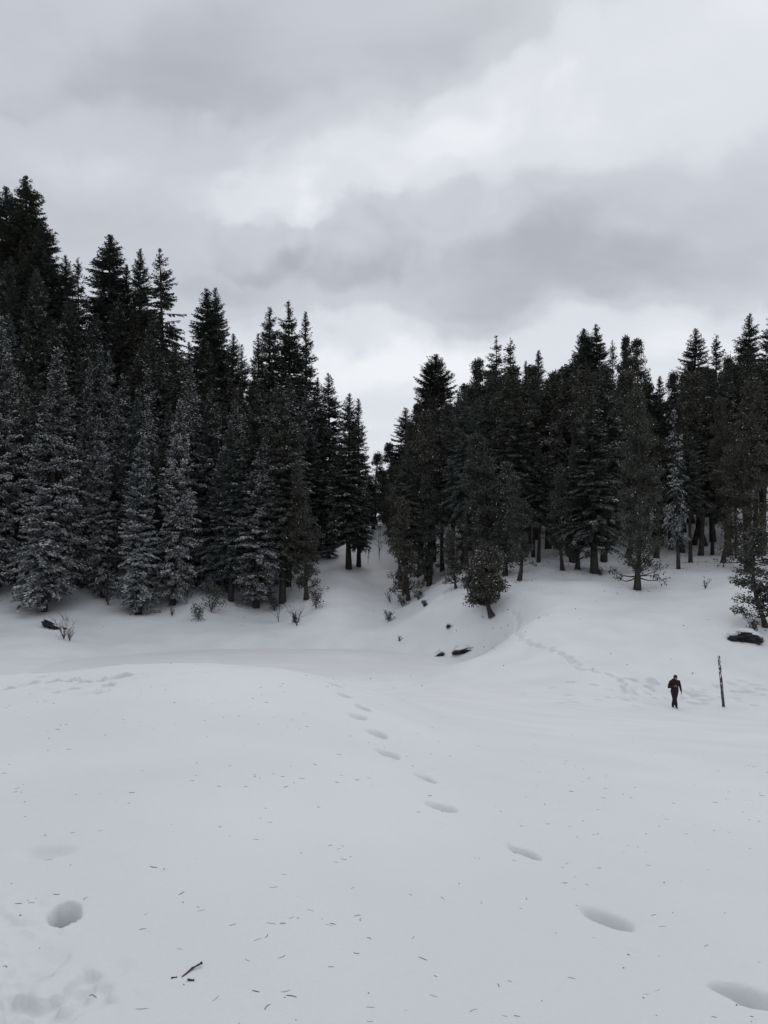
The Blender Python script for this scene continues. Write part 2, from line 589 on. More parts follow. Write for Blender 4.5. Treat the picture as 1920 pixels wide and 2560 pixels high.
def add_marks():
    rng = random.Random(5)
    trail = [(1863, 2480), (1516, 2290), (1313, 2126), (1105, 2013), (1065, 1942), (970, 1881), (947, 1833),
             (893, 1789), (908, 1768), (860, 1736), (840, 1711), (781, 1690)]
    pts = [hit(px, py, 2.3, 15) for px, py in trail]
    for i, p in enumerate(pts):
        a, b = pts[max(i - 1, 0)], pts[min(i + 1, len(pts) - 1)]
        ang = math.atan2(b.y - a.y, b.x - a.x)
        if i < 3:
            ang = math.atan2(0.31, -0.15)
        k = 1.0 + 0.012 * i
        MARKS.append((p.x, p.y, ang, 0.16 * k * rng.uniform(.9, 1.12), 0.095 * k * rng.uniform(.85, 1.2), rng.uniform(.17, .23), 0.12))
        for _ in range(5):      # crumbs kicked out of the print
            MARKS.append((p.x + rng.gauss(0, .12), p.y + rng.gauss(-.05, .2), rng.uniform(0, 3), rng.uniform(.02, .05), rng.uniform(.02, .04), -rng.uniform(.006, .018), 0.2))
        MARKS.append((p.x + 0.02, p.y + 0.05, ang, 0.30 * k, 0.16 * k, 0.025, 0.0))
    foot(165, 2282, 2.3, 6, 1.95, 0.120, 0.068, 0.30, 0.34)
    foot(112, 2128, 2.3, 7, 0.3, 0.17, 0.13, 0.055, 0.0)
    foot(1117, 1757, 5, 30, 1.9, 0.30, 0.13, 0.10)
    foot(1173, 1767, 5, 30, 1.9, 0.32, 0.14, 0.10)
    for px, py in ((1378, 1757), (1400, 1778), (1450, 1764), (1330, 1718)):
        foot(px, py, 12, 60, 0.2, 0.5, 0.18, 0.10)
    for px, py, hl, hw in ((1590, 1900, 0.35, 0.25), (1640, 1912, 0.5, 0.2), (1705, 1918, 0.45, 0.2), (1430, 1888, 0.6, 0.3)):
        foot(px, py, 4, 25, 0.1, hl, hw, 0.035, 0.0)
    foot(1880, 1828, 8, 35, -0.5, 0.7, 0.12, 0.06, 0.2)
    foot(1905, 1850, 8, 35, 0.1, 0.5, 0.12, 0.05, 0.2)
    foot(205, 1733, 6, 14, 0.0, 0.38, 0.14, 0.05, 0.4)
    foot(540, 1748, 6, 14, 0.2, 0.16, 0.1, 0.03, 0.1)
    foot(400, 1714, 6, 14, 0.2, 0.10, 0.05, 0.03, 0.2)
    foot(455, 1682, 6, 14, 0.2, 0.14, 0.06, 0.04, 0.2)
    foot(570, 1676, 6, 14, 0.2, 0.16, 0.06, 0.04, 0.2)
    foot(395, 1671, 6, 14, 0.2, 0.14, 0.06, 0.03, 0.2)
    # trampled snow on the far edge of the mound
    for px, py, s in ((70, 1710, 1.2), (132, 1704, 1.1), (178, 1700, 1.4), (215, 1702, 1.0), (185, 1722, .8), (270, 1712, 1.3),
                      (295, 1690, 1.5), (312, 1688, 1.0), (262, 1698, .9), (20, 1722, .8), (240, 1730, .6), (105, 1692, .7), (140, 1730, .6)):
        foot(px, py, 6, 14, rng.uniform(0, 3), 0.13 * s, 0.08 * s, 0.16, 0.4)
        p = MARKS[-1]
        MARKS.append((p[0] + rng.uniform(-.12, .12), p[1] + 0.13, rng.uniform(0, 3), 0.09 * s, 0.05 * s, -0.035, 0.0))
    # path from the lone small tree down to the walker
    path = [(1284, 1528), (1298, 1545), (1294, 1566), (1290, 1583), (1305, 1598), (1330, 1608), (1360, 1617), (1390, 1626), (1415, 1638),
            (1437, 1655), (1453, 1671), (1490, 1678), (1532, 1688), (1556, 1702), (1566, 1722), (1590, 1734)]
    pp = [hit(px, py, 36, 90) for px, py in path]
    for a, b in zip(pp[:-1], pp[1:]):
        L = (b - a).length
        n = max(2, int(L / 0.45))
        for k in range(n):
            t = (k + rng.random() * .3) / n
            q = a.lerp(b, t)
            ang = math.atan2(b.y - a.y, b.x - a.x)
            sgn = 1 if k % 2 else -1
            MARKS.append((q.x + sgn * 0.12, q.y, ang, 0.36, 0.2, rng.uniform(0.22, 0.36), 0.3))
            if rng.random() < 0.6:
                MARKS.append((q.x + rng.uniform(-.5, .5), q.y + rng.uniform(-.5, .3), ang, 0.3, 0.2, -0.08, 0.0))
    # old prints round the walker and the post
    for _ in range(70):
        px = rng.choice([rng.gauss(1600, 45), rng.gauss(1850, 50), rng.gauss(1730, 35), rng.gauss(1430, 60)])
        py = {0: 1735}.get(0) + rng.gauss(0, 20)
        p = hit(px, py, 30, 62)
        MARKS.append((p.x, p.y, rng.uniform(0, 3.1), rng.uniform(.22, .42), rng.uniform(.14, .24), rng.uniform(.14, .30), 0.35))
    for px, py in ((1755, 1738), (1762, 1750), (1742, 1728), (1735, 1756), (1746, 1760), (1888, 1712), (1903, 1722), (1858, 1702), (1872, 1728), (1840, 1728)):
        p = hit(px, py, 30, 62)
        MARKS.append((p.x, p.y, rng.uniform(-.3, .3), .5, .24, .30, 0.35))
    p = hit(1630, 1706, 40, 62)
    MARKS.append((p.x, p.y, 0, 0.55, 0.45, -0.38, 0.1))
    p = hit(1725, 1733, 40, 62)
    MARKS.append((p.x, p.y, -0.4, 0.8, 0.4, -0.18, 0.1))


add_marks()


def marks_height(x, y):
    z = np.zeros_like(x)
    wob = vnoise(x / 0.16, y / 0.16, 11) * 0.32 + vnoise(x / 0.07, y / 0.07, 12) * 0.18
    for (mx, my, ang, hl, hw, dep, sharp) in MARKS:
        m = (np.abs(x - mx) < hl * 1.8) & (np.abs(y - my) < hl * 1.8)
        if not m.any():
            continue
        dx, dy = x[m] - mx, y[m] - my
        c, s = math.cos(ang), math.sin(ang)
        a, b = (dx * c + dy * s) / hl, (-dx * s + dy * c) / hw
        rho = np.sqrt(a * a + b * b) + wob[m]
        t = np.clip((rho - sharp) / (1.12 - sharp), 0, 1)
        g = 1 - t * t * (3 - 2 * t)
        z[m] -= dep * g
    # churned crust at the photographer's feet
    for (mx, my, rad, amp) in CHURN:
        d = np.hypot(x - mx, y - my) / rad
        m = d < 1
        k = (1 - d[m] ** 2)
        nx = vnoise(x[m] / 0.11, y[m] / 0.11, 21) + 0.6 * vnoise(x[m] / 0.05, y[m] / 0.05, 22)
        z[m] += k * amp * np.sign(nx) * np.sqrt(np.abs(nx)) - k * amp * 0.35
    return z


_c = hit(45, 2500, 2.2, 5)
_c2 = hit(110, 2330, 2.2, 6)
_c3 = hit(215, 1705, 6, 14)
CHURN = [(_c.x, _c.y, 0.45, 0.05), (_c2.x - .25, _c2.y, 0.50, 0.018), (_c3.x, _c3.y, 1.0, 0.022)]
WELLS = []     # hollows round the trunks, filled in by the tree planting


def build_ground():
    a_d = np.radians(np.linspace(-34, 34, 540))
    left = np.radians(np.concatenate([np.linspace(-180, -60, 40, endpoint=False), np.linspace(-60, -34, 60, endpoint=False)]))
    a = np.concatenate([left, a_d, -left[::-1][:-1]])
    lr = np.concatenate([np.linspace(math.log(0.25), math.log(2.0), 14, endpoint=False),
                         np.linspace(math.log(2.0), math.log(17), 370, endpoint=False),
                         np.linspace(math.log(17), math.log(38), 100, endpoint=False),
                         np.linspace(math.log(38), math.log(82), 260, endpoint=False),
                         np.linspace(math.log(82), math.log(120), 50, endpoint=False),
                         np.linspace(math.log(120), math.log(4000), 60)])
    r = np.exp(lr)
    A, Rr = np.meshgrid(a, r, indexing='ij')
    x, y = (np.sin(A) * Rr).ravel(), (np.cos(A) * Rr).ravel()
    z = ground_z(x, y)
    z += marks_height(x, y)
    for (wx, wy, wr, wd) in WELLS:
        m = (np.abs(x - wx) < wr * 2.5) & (np.abs(y - wy) < wr * 2.5)
        d2 = ((x[m] - wx) ** 2 + (y[m] - wy) ** 2) / (wr * wr)
        z[m] -= wd * np.exp(-d2)
    na, nr = len(a), len(r)
    i = np.arange(na)[:, None]
    j = np.arange(nr - 1)[None, :]
    i2 = (i + 1) % na
    q = np.stack([i * nr + j, i2 * nr + j, i2 * nr + j + 1, i * nr + j + 1], -1).reshape(-1, 4)[:, ::-1]
    me = make_mesh('snow_ground', np.stack([x, y, z], 1), q, None, [M_SNOW], True)
    o = obj('snow_ground', me)
    tag(o, 'snow covered ground falling to a white hollow and rising to both slopes', None, None, 'structure')


# ------------------------------------------------------------------ trees
def trunk_path(rng, H, lean, n=9):
    t = np.linspace(0, 1, n)
    x = lean * H * 0.02 * np.sin(t * 3.0) + np.cumsum(rng.standard_normal(n)) * 0.002 * H * abs(lean)
    y = np.cumsum(rng.standard_normal(n)) * 0.002 * H * abs(lean)
    x -= x[0]
    y -= y[0]
    return np.stack([x, y, t * H], 1)


def snow_caps(p, d, s, l, w, keep, rise):
    """little pyramids of snow lying on the kept kites"""
    p, d, s, l, w = p[keep], d[keep], s[keep], l[keep], w[keep]
    n = len(p)
    if n == 0:
        return np.zeros((0, 3)), np.zeros((0, 3), int)
    up = np.array([0, 0, 1.0])
    off = up * 0.015
    mid = p + d * (l * 0.62)[:, None]
    v = np.stack([p + d * (l * .25)[:, None] + off, mid + s * (w * .42)[:, None] + off, p + d * (l * .98)[:, None] + off,
                  mid - s * (w * .42)[:, None] + off, mid + up * rise * (0.5 + l[:, None])], 1).reshape(-1, 3)
    b = np.arange(n)[:, None] * 5
    t = np.concatenate([b + np.array([[0, 1, 4]]), b + np.array([[1, 2, 4]]), b + np.array([[2, 3, 4]]), b + np.array([[3, 0, 4]])])
    return v, t


def conifer(name, seed, H=28.0, Rb=3.4, cs=0.06, nb=420, taper=0.8, droop=0.55, dens=1.0, rag=0.25, dome=0.0, card=1.0,
            mat=None, gaps=0.0, bare=0, snow_levels=(0.10, 0.40)):
    rng = np.random.default_rng(seed)
    tp = trunk_path(rng, H, 0.5)
    wood, crown = Geo(), Geo()
    tz = tp[:, 2] / H
    rad = 0.0115 * H * (1 - tz) ** 0.9 + 0.03
    rad[0] *= 1.3
    wood.tube(tp, rad, 8, rough=0.06, rng=rng)
    KP, KD, KS, KL, KW, KO, KB = [], [], [], [], [], [], []
    ph = rng.uniform(0, 6.28, 6)
    t = rng.beta(1.0, 1.12, nb)
    t.sort()
    for i in range(nb):
        ti = t[i]
        az = rng.uniform(0, 2 * math.pi)
        brand, bmid = rng.random(), rng.uniform(0.45, 0.95)
        env = (1 - math.exp(-(1 - ti) / taper)) / (1 - math.exp(-1 / taper))
        if dome:
            env = env * (1 - dome) + dome * math.sqrt(max(1 - ti ** 2.2, 0))
        env *= 1 - 0.35 * math.exp(-ti / 0.07)
        lob = 1 + rag * (0.6 * math.sin(2 * az + ph[0] + 7 * ti) + 0.5 * math.sin(11 * ti + ph[1] + az) + 0.5 * math.sin(23 * ti + ph[2] - 2 * az))
        if gaps and math.sin(17 * ti + ph[3] + 1.5 * az) > 1 - gaps:
            continue
        Lb = (Rb * env * lob) * rng.uniform(0.60, 1.14) + 0.13
        z0 = H * (cs + (1 - cs) * ti)
        c = np.array([np.interp(z0, tp[:, 2], tp[:, 0]), np.interp(z0, tp[:, 2], tp[:, 1]), z0])
        e0 = -0.05 + 0.75 * ti ** 2.2 + rng.normal(0, 0.12)
        dr = droop * (1.05 - 0.75 * ti) * rng.uniform(0.7, 1.3)
        s = np.linspace(0, 1, 6)
        rr = Lb * s * (1 - 0.12 * s)
        zz = Lb * (e0 * s - dr * s ** 2 + 0.22 * s ** 3)
        bend = rng.normal(0, 0.12)
        a_s = az + bend * s
        pts = c + np.stack([np.cos(a_s) * rr, np.sin(a_s) * rr, zz], 1)
        wood.tube(pts[::2] if Lb < 1.5 else pts, np.linspace(0.03 + 0.012 * Lb, 0.008, len(pts[::2] if Lb < 1.5 else pts)), 3, cap=False)
        ns = max(3, int(Lb / 0.21 * dens))
        st = np.linspace(0.16 if Lb > 1 else 0.05, 1.0, ns) ** 0.85
        P = np.stack([np.interp(st, s, pts[:, k]) for k in range(3)], 1)
        T = unit(np.stack([np.interp(st, s, np.gradient(pts[:, k])) for k in range(3)], 1))
        Sd = unit(np.cross(T, np.array([0, 0, 1.0])))
        for side in (-1, 1, -1, 1, 0):
            n = ns
            jit = rng.standard_normal((n, 3)) * 0.20
            reach = (0.28 + 0.20 * Lb * (1 - st) + 0.12 * rng.random(n)) * card * (0.5 + 0.5 * min(1.0, Lb / 1.3))
            if side == 0:
                dd = unit(T * 0.8 + jit + np.array([0, 0, -0.55]))
            else:
                dd = unit(T * 0.55 + Sd * side * 0.9 + jit + np.array([0, 0, -0.25 * droop / 0.5]))
            roll = rng.normal(0, 0.5, n)
            nn = unit(np.cross(dd, np.cross(np.array([0, 0, 1.0]), dd)))
            sv0 = unit(np.cross(dd, nn))
            sv = unit(sv0 * np.cos(roll)[:, None] + nn * np.sin(roll)[:, None])
            ln = reach * rng.uniform(0.7, 1.25, n)
            KP.append(P + rng.standard_normal((n, 3)) * 0.05)
            KD.append(dd)
            KS.append(sv)
            KL.append(ln)
            KW.append((0.085 + 0.075 * rng.random(n)) * card + 0.08 * ln)
            KO.append(st)
            KB.append(np.full(n, brand) + np.abs(st - bmid) * 0.5)
    # leader
    n = 14
    zt = np.linspace(0.955, 1.0, n) * H
    az = rng.uniform(0, 6.28, n)
    KP.append(np.stack([np.full(n, tp[-1, 0]), np.full(n, tp[-1, 1]), zt], 1))
    KD.append(unit(np.stack([np.cos(az), np.sin(az), np.full(n, 0.7)], 1)))
    KS.append(unit(np.stack([-np.sin(az), np.cos(az), np.zeros(n)], 1)))
    KL.append(np.full(n, 0.38))
    KW.append(np.full(n, 0.14))
    KO.append(np.full(n, 1.0))
    KB.append(np.full(n, 0.3))
    p, d, s_, l, w, o, br = [np.concatenate(k) for k in (KP, KD, KS, KL, KW, KO, KB)]
    v, q = kites(p, d, s_, l, w, 0.12)
    crown.add(v, q)
    for k in range(bare):      # dead grey limbs without needles
        az = rng.uniform(0, 6.28)
        z0 = H * rng.uniform(0.12, 0.55)
        Lb = Rb * rng.uniform(0.7, 1.15)
        s = np.linspace(0, 1, 6)
        pts = np.stack([np.cos(az + s * .3) * Lb * s, np.sin(az + s * .3) * Lb * s, z0 + Lb * (0.25 * s - 0.75 * s ** 2.2)], 1)
        wood.tube(pts, np.linspace(0.08, 0.025, 6), 4)
    res = {'H': H, 'R': Rb, 'trunk': wood.mesh(name + '_trunk', [M_BARK], True), 'crown': crown.mesh(name + '_crown', [mat or M_FIR]), 'snow': []}
    rnd = rng.random(len(p))
    patch = vnoise(p[:, 0] * 1.3 + 50, p[:, 2] * 1.3 + p[:, 1] * 1.3, seed) + 0.5
    for lev in snow_levels:
        load = lev * (0.5 + 1.0 * patch) * 1.5      # whole stretches of a bough are laden, others bare
        keep = (((br < load) & (rnd < 0.75)) | (rnd < lev * 0.15)) & (o > 0.30) & (np.abs(s_[:, 2]) < 0.6)
        sv, st = snow_caps(p, d, s_, l, w, keep, 0.10)
        g = Geo()
        g.add(sv, None, st)
        res['snow'].append(g.mesh(name + '_snow', [M_CLUMP]))
    return res


def oak(name, seed, H=18.0, Rw=3.2, cs=0.12, clumps=95, leaves=95, shape='column', low_twigs=4, lean=1.0, leaf=1.0, mat=None, trunk_k=1.0,
        snow_levels=(0.03, 0.20)):
    rng = np.random.default_rng(seed)
    tp = trunk_path(rng, H * 0.93, 2.2 * lean, 10)
    wood, crown = Geo(), Geo()
    tz = np.linspace(0, 1, 10)
    rad = (0.0165 * H * (1 - tz) ** 0.8 + 0.035) * trunk_k
    rad[0] *= 1.5
    wood.tube(tp, rad, 8, rough=0.09, rng=rng)

    def axis(z):
        return np.array([np.interp(z, tp[:, 2], tp[:, 0]), np.interp(z, tp[:, 2], tp[:, 1]), z])
    KP, KD, KS, KL, KW = [], [], [], [], []
    for k in range(clumps + low_twigs):
        low = k >= clumps
        t = rng.random() ** 0.9
        if low:
            t = rng.uniform(-0.06, 0.06)
        if shape == 'column':
            env = (0.55 + 0.45 * math.sin(math.pi * min(max(t, 0), 1) ** 0.75)) * (1 - max(t, 0) ** 3.2 * 0.85)
        elif shape == 'round':
            env = math.sqrt(max(1 - (2 * t - 0.80) ** 2 / 1.5, 0.03))
        else:   # cone-topped
            env = (1 - max(t, 0)) ** 0.6 * 0.95 + 0.08
        az = rng.uniform(0, 6.28)
        rr = Rw * env * (rng.random() ** 0.45) * rng.uniform(0.75, 1.1)
        if low:
            rr = Rw * rng.uniform(0.6, 1.05)
        z = H * (cs + (1 - cs) * t)
        a = axis(min(z, H * 0.93))
        c = np.array([a[0] + math.cos(az) * rr, a[1] + math.sin(az) * rr, z])
        zb = max(H * cs * 0.7, z - rr * rng.uniform(0.5, 1.3))
        b0 = axis(min(zb, H * 0.9))
        mid = (b0 + c) / 2 + rng.standard_normal(3) * 0.12 * rr + np.array([0, 0, -0.08 * rr])
        s = np.linspace(0, 1, 5)[:, None]
        pts = b0 * (1 - s) ** 2 + 2 * mid * s * (1 - s) + c * s ** 2
        wood.tube(pts, np.linspace(0.035 + 0.018 * rr, 0.012, 5) * trunk_k, 4, cap=False)
        cr = rng.uniform(0.35, 0.90) * (Rw / 3.2) ** 0.6
        for _ in range(3):      # twigs fanning through the clump
            e = c + rng.standard_normal(3) * cr * 0.6
            wood.tube(np.stack([pts[3], (pts[3] + e) / 2 + rng.standard_normal(3) * .05, e]), [0.018, 0.012, 0.006], 3, cap=False)
        n = int(leaves * (0.45 if low else rng.uniform(0.6, 1.3)))
        dirs = unit(rng.standard_normal((n, 3)) * np.array([1, 1, 0.75]))
        rad_ = cr * rng.random(n) ** 0.5
        P = c + dirs * rad_[:, None] * np.array([1.15, 1.15, 0.8])
        dd = unit(dirs + rng.standard_normal((n, 3)) * 0.7 + np.array([0, 0, -0.15]))
        sv = unit(np.cross(dd, rng.standard_normal((n, 3)) + np.array([0, 0, 1.2])))
        KP.append(P)
        KD.append(dd)
        KS.append(sv)
        KL.append(rng.uniform(0.16, 0.30, n) * leaf)
        KW.append(rng.uniform(0.10, 0.17, n) * leaf)
    p, d, s_, l, w = [np.concatenate(k) for k in (KP, KD, KS, KL, KW)]
    v, q = kites(p, d, s_, l, w, 0.1)
    crown.add(v, q)
    res = {'H': H, 'R': Rw, 'trunk': wood.mesh(name + '_trunk', [M_BARK], True), 'crown': crown.mesh(name + '_crown', [mat or M_OAK]), 'snow': []}
    rnd = rng.random(len(p))
    for lev in snow_levels:
        keep = (rnd < lev) & (np.abs(s_[:, 2]) < 0.6)
        sv, st = snow_caps(p, d, s_, l, w, keep, 0.06)
        g = Geo()
        g.add(sv, None, st)
        res['snow'].append(g.mesh(name + '_snow', [M_CLUMP]))
    return res


PROTO = {
    'low_a': conifer('low_a', 11, 28, 3.9, 0.05, 580, 0.80, 0.42, 1.1, 0.14, mat=M_FIRW, card=0.85, snow_levels=(0.12, 0.30)),
    'low_b': conifer('low_b', 12, 24, 2.9, 0.05, 500, 0.65, 0.45, 1.1, 0.15, mat=M_FIRW, card=0.85, snow_levels=(0.12, 0.30)),
    'low_c': conifer('low_c', 13, 22, 3.3, 0.07, 480, 0.65, 0.45, 1.1, 0.20, mat=M_FIRW, card=0.85, gaps=0.08, snow_levels=(0.12, 0.30)),
    'low_d': conifer('low_d', 14, 24, 3.2, 0.05, 440, 0.55, 0.60, 1.05, 0.26, mat=M_FIRW, card=0.85, gaps=0.14, bare=5, snow_levels=(0.12, 0.30)),
    'fir_a': conifer('fir_a', 21, 30, 3.5, 0.15, 600, 0.40, 0.45, 1.05, 0.12, card=0.85),
    'fir_b': conifer('fir_b', 22, 32, 4.2, 0.14, 620, 0.45, 0.48, 1.05, 0.18, gaps=0.08, card=0.85),
    'fir_c': conifer('fir_c', 23, 28, 3.2, 0.18, 540, 0.34, 0.42, 1.05, 0.12, card=0.85),
    'fir_d': conifer('fir_d', 24, 26, 3.3, 0.20, 460, 0.42, 0.55, 1.0, 0.30, gaps=0.18, card=0.85, bare=4),
    'fir_e': conifer('fir_e', 31, 29, 3.6, 0.16, 520, 0.55, 0.62, 1.0, 0.24, gaps=0.12, card=0.9, bare=3),
    'fir_t': conifer('fir_t', 32, 26, 2.9, 0.38, 330, 0.42, 0.50, 1.0, 0.25, gaps=0.15, card=0.9, bare=10),
    'fir_u': conifer('fir_u', 33, 24, 3.1, 0.33, 340, 0.50, 0.60, 1.0, 0.30, gaps=0.20, card=0.9, bare=8),
    'narrow': conifer('narrow', 25, 26, 2.4, 0.12, 460, 0.42, 0.50, 1.05, 0.12, card=0.85),
    'droop': conifer('droop', 26, 30, 4.0, 0.16, 400, 0.45, 0.65, 1.0, 0.30, gaps=0.22, card=0.9),
    'sparse': conifer('sparse', 27, 26, 2.4, 0.22, 240, 0.40, 0.50, 0.9, 0.35, gaps=0.35, bare=6),
    'domed': conifer('domed', 28, 28, 5.0, 0.14, 680, 0.42, 0.25, 1.0, 0.12, dome=0.12, card=0.9),
    'snag': conifer('snag', 29, 18, 2.0, 0.18, 170, 0.5, 0.65, 0.8, 0.4, gaps=0.25, bare=16, mat=M_FIRW, snow_levels=(0.2, 0.45)),
    'oak_a': oak('oak_a', 41, 18, 3.0, 0.12, 125, 110, 'column', leaf=1.1),
    'oak_b': oak('oak_b', 42, 19, 3.2, 0.14, 125, 110, 'cone', leaf=1.1),
    'oak_c': oak('oak_c', 43, 15, 2.3, 0.20, 85, 100, 'column', lean=1.6, leaf=1.1),
    'oak_d': oak('oak_d', 44, 20, 3.3, 0.10, 150, 110, 'column', trunk_k=0.95, low_twigs=9, leaf=1.1),
    'oak_t': oak('oak_t', 47, 20, 3.0, 0.36, 95, 110, 'column', trunk_k=0.85, low_twigs=3, leaf=1.1, lean=1.5),
    'oak_s': oak('oak_s', 45, 9, 1.8, 0.14, 60, 90, 'cone', lean=2.0, low_twigs=6),
    'oak_r': oak('oak_r', 46, 6, 2.0, 0.26, 125, 130, 'round', lean=2.0, low_twigs=5, leaf=0.85, trunk_k=1.9, snow_levels=(0.12, 0.30)),
}
print('proto tris', sum((2 * len(m.polygons)) for p in PROTO.values() for m in [p['trunk'], p['crown']]) + sum(len(m.polygons) for p in PROTO.values() for m in p['snow']))

KINDNAME = {'oak': 'oak_tree', 'snag': 'bare_conifer_tree'}
TREES = []


def plant(px_top, top, where, proto, hw, snow, label, px_base=None, group=None, spin=None):
    """where: ('b', row of the visible foot) or ('d', distance ahead)"""
    P = PROTO[proto]
    pb = px_top if px_base is None else px_base
    if where[0] == 'b':
        foot_ = hit(pb, where[1], 52, 210)
        d = foot_.y
    else:
        d = where[1]
        r = ray(pb, 1300)
        foot_ = Vector((r.x * d, d, float(ground_z(r.x * d, d))))
    tip = ray(px_top, top) * d
    h = max(3.0, tip.z - foot_.z)
    rad = hw / F * d
    root = bpy.data.objects.new('oak_tree' if proto.startswith('oak') else 'fir_tree', None)
    COL.objects.link(root)
    root.location = foot_ - Vector((0, 0, 0.15))
    root.empty_display_size = 0.5
    lean = math.atan2(tip.x - foot_.x, h)
    rng = random.Random(int(px_top * 7 + top))
    m = Matrix.Rotation(lean, 4, 'Y') @ Matrix.Rotation(rng.uniform(0, 6.28) if spin is None else spin, 4, 'Z')
    if group and 'filling' in group:
        m = Matrix.Rotation(rng.gauss(0, 0.022), 4, 'Y') @ Matrix.Rotation(rng.gauss(0, 0.02), 4, 'X') @ m
    root.rotation_euler = m.to_euler()
    root.scale = (rad / P['R'], rad / P['R'], (h + 0.15) / P['H'])
    obj('trunk', P['trunk'], root)
    obj('crown', P['crown'], root)
    if snow:
        tag(obj('branch_snow', P['snow'][snow - 1], root), kind='stuff')
    tag(root, label, 'tree', group)
    TREES.append((foot_.x, foot_.y, rad, h))
    if where[0] == 'b' and d < 125:
        WELLS.append((foot_.x, foot_.y, 0.9, 0.14))
    return root


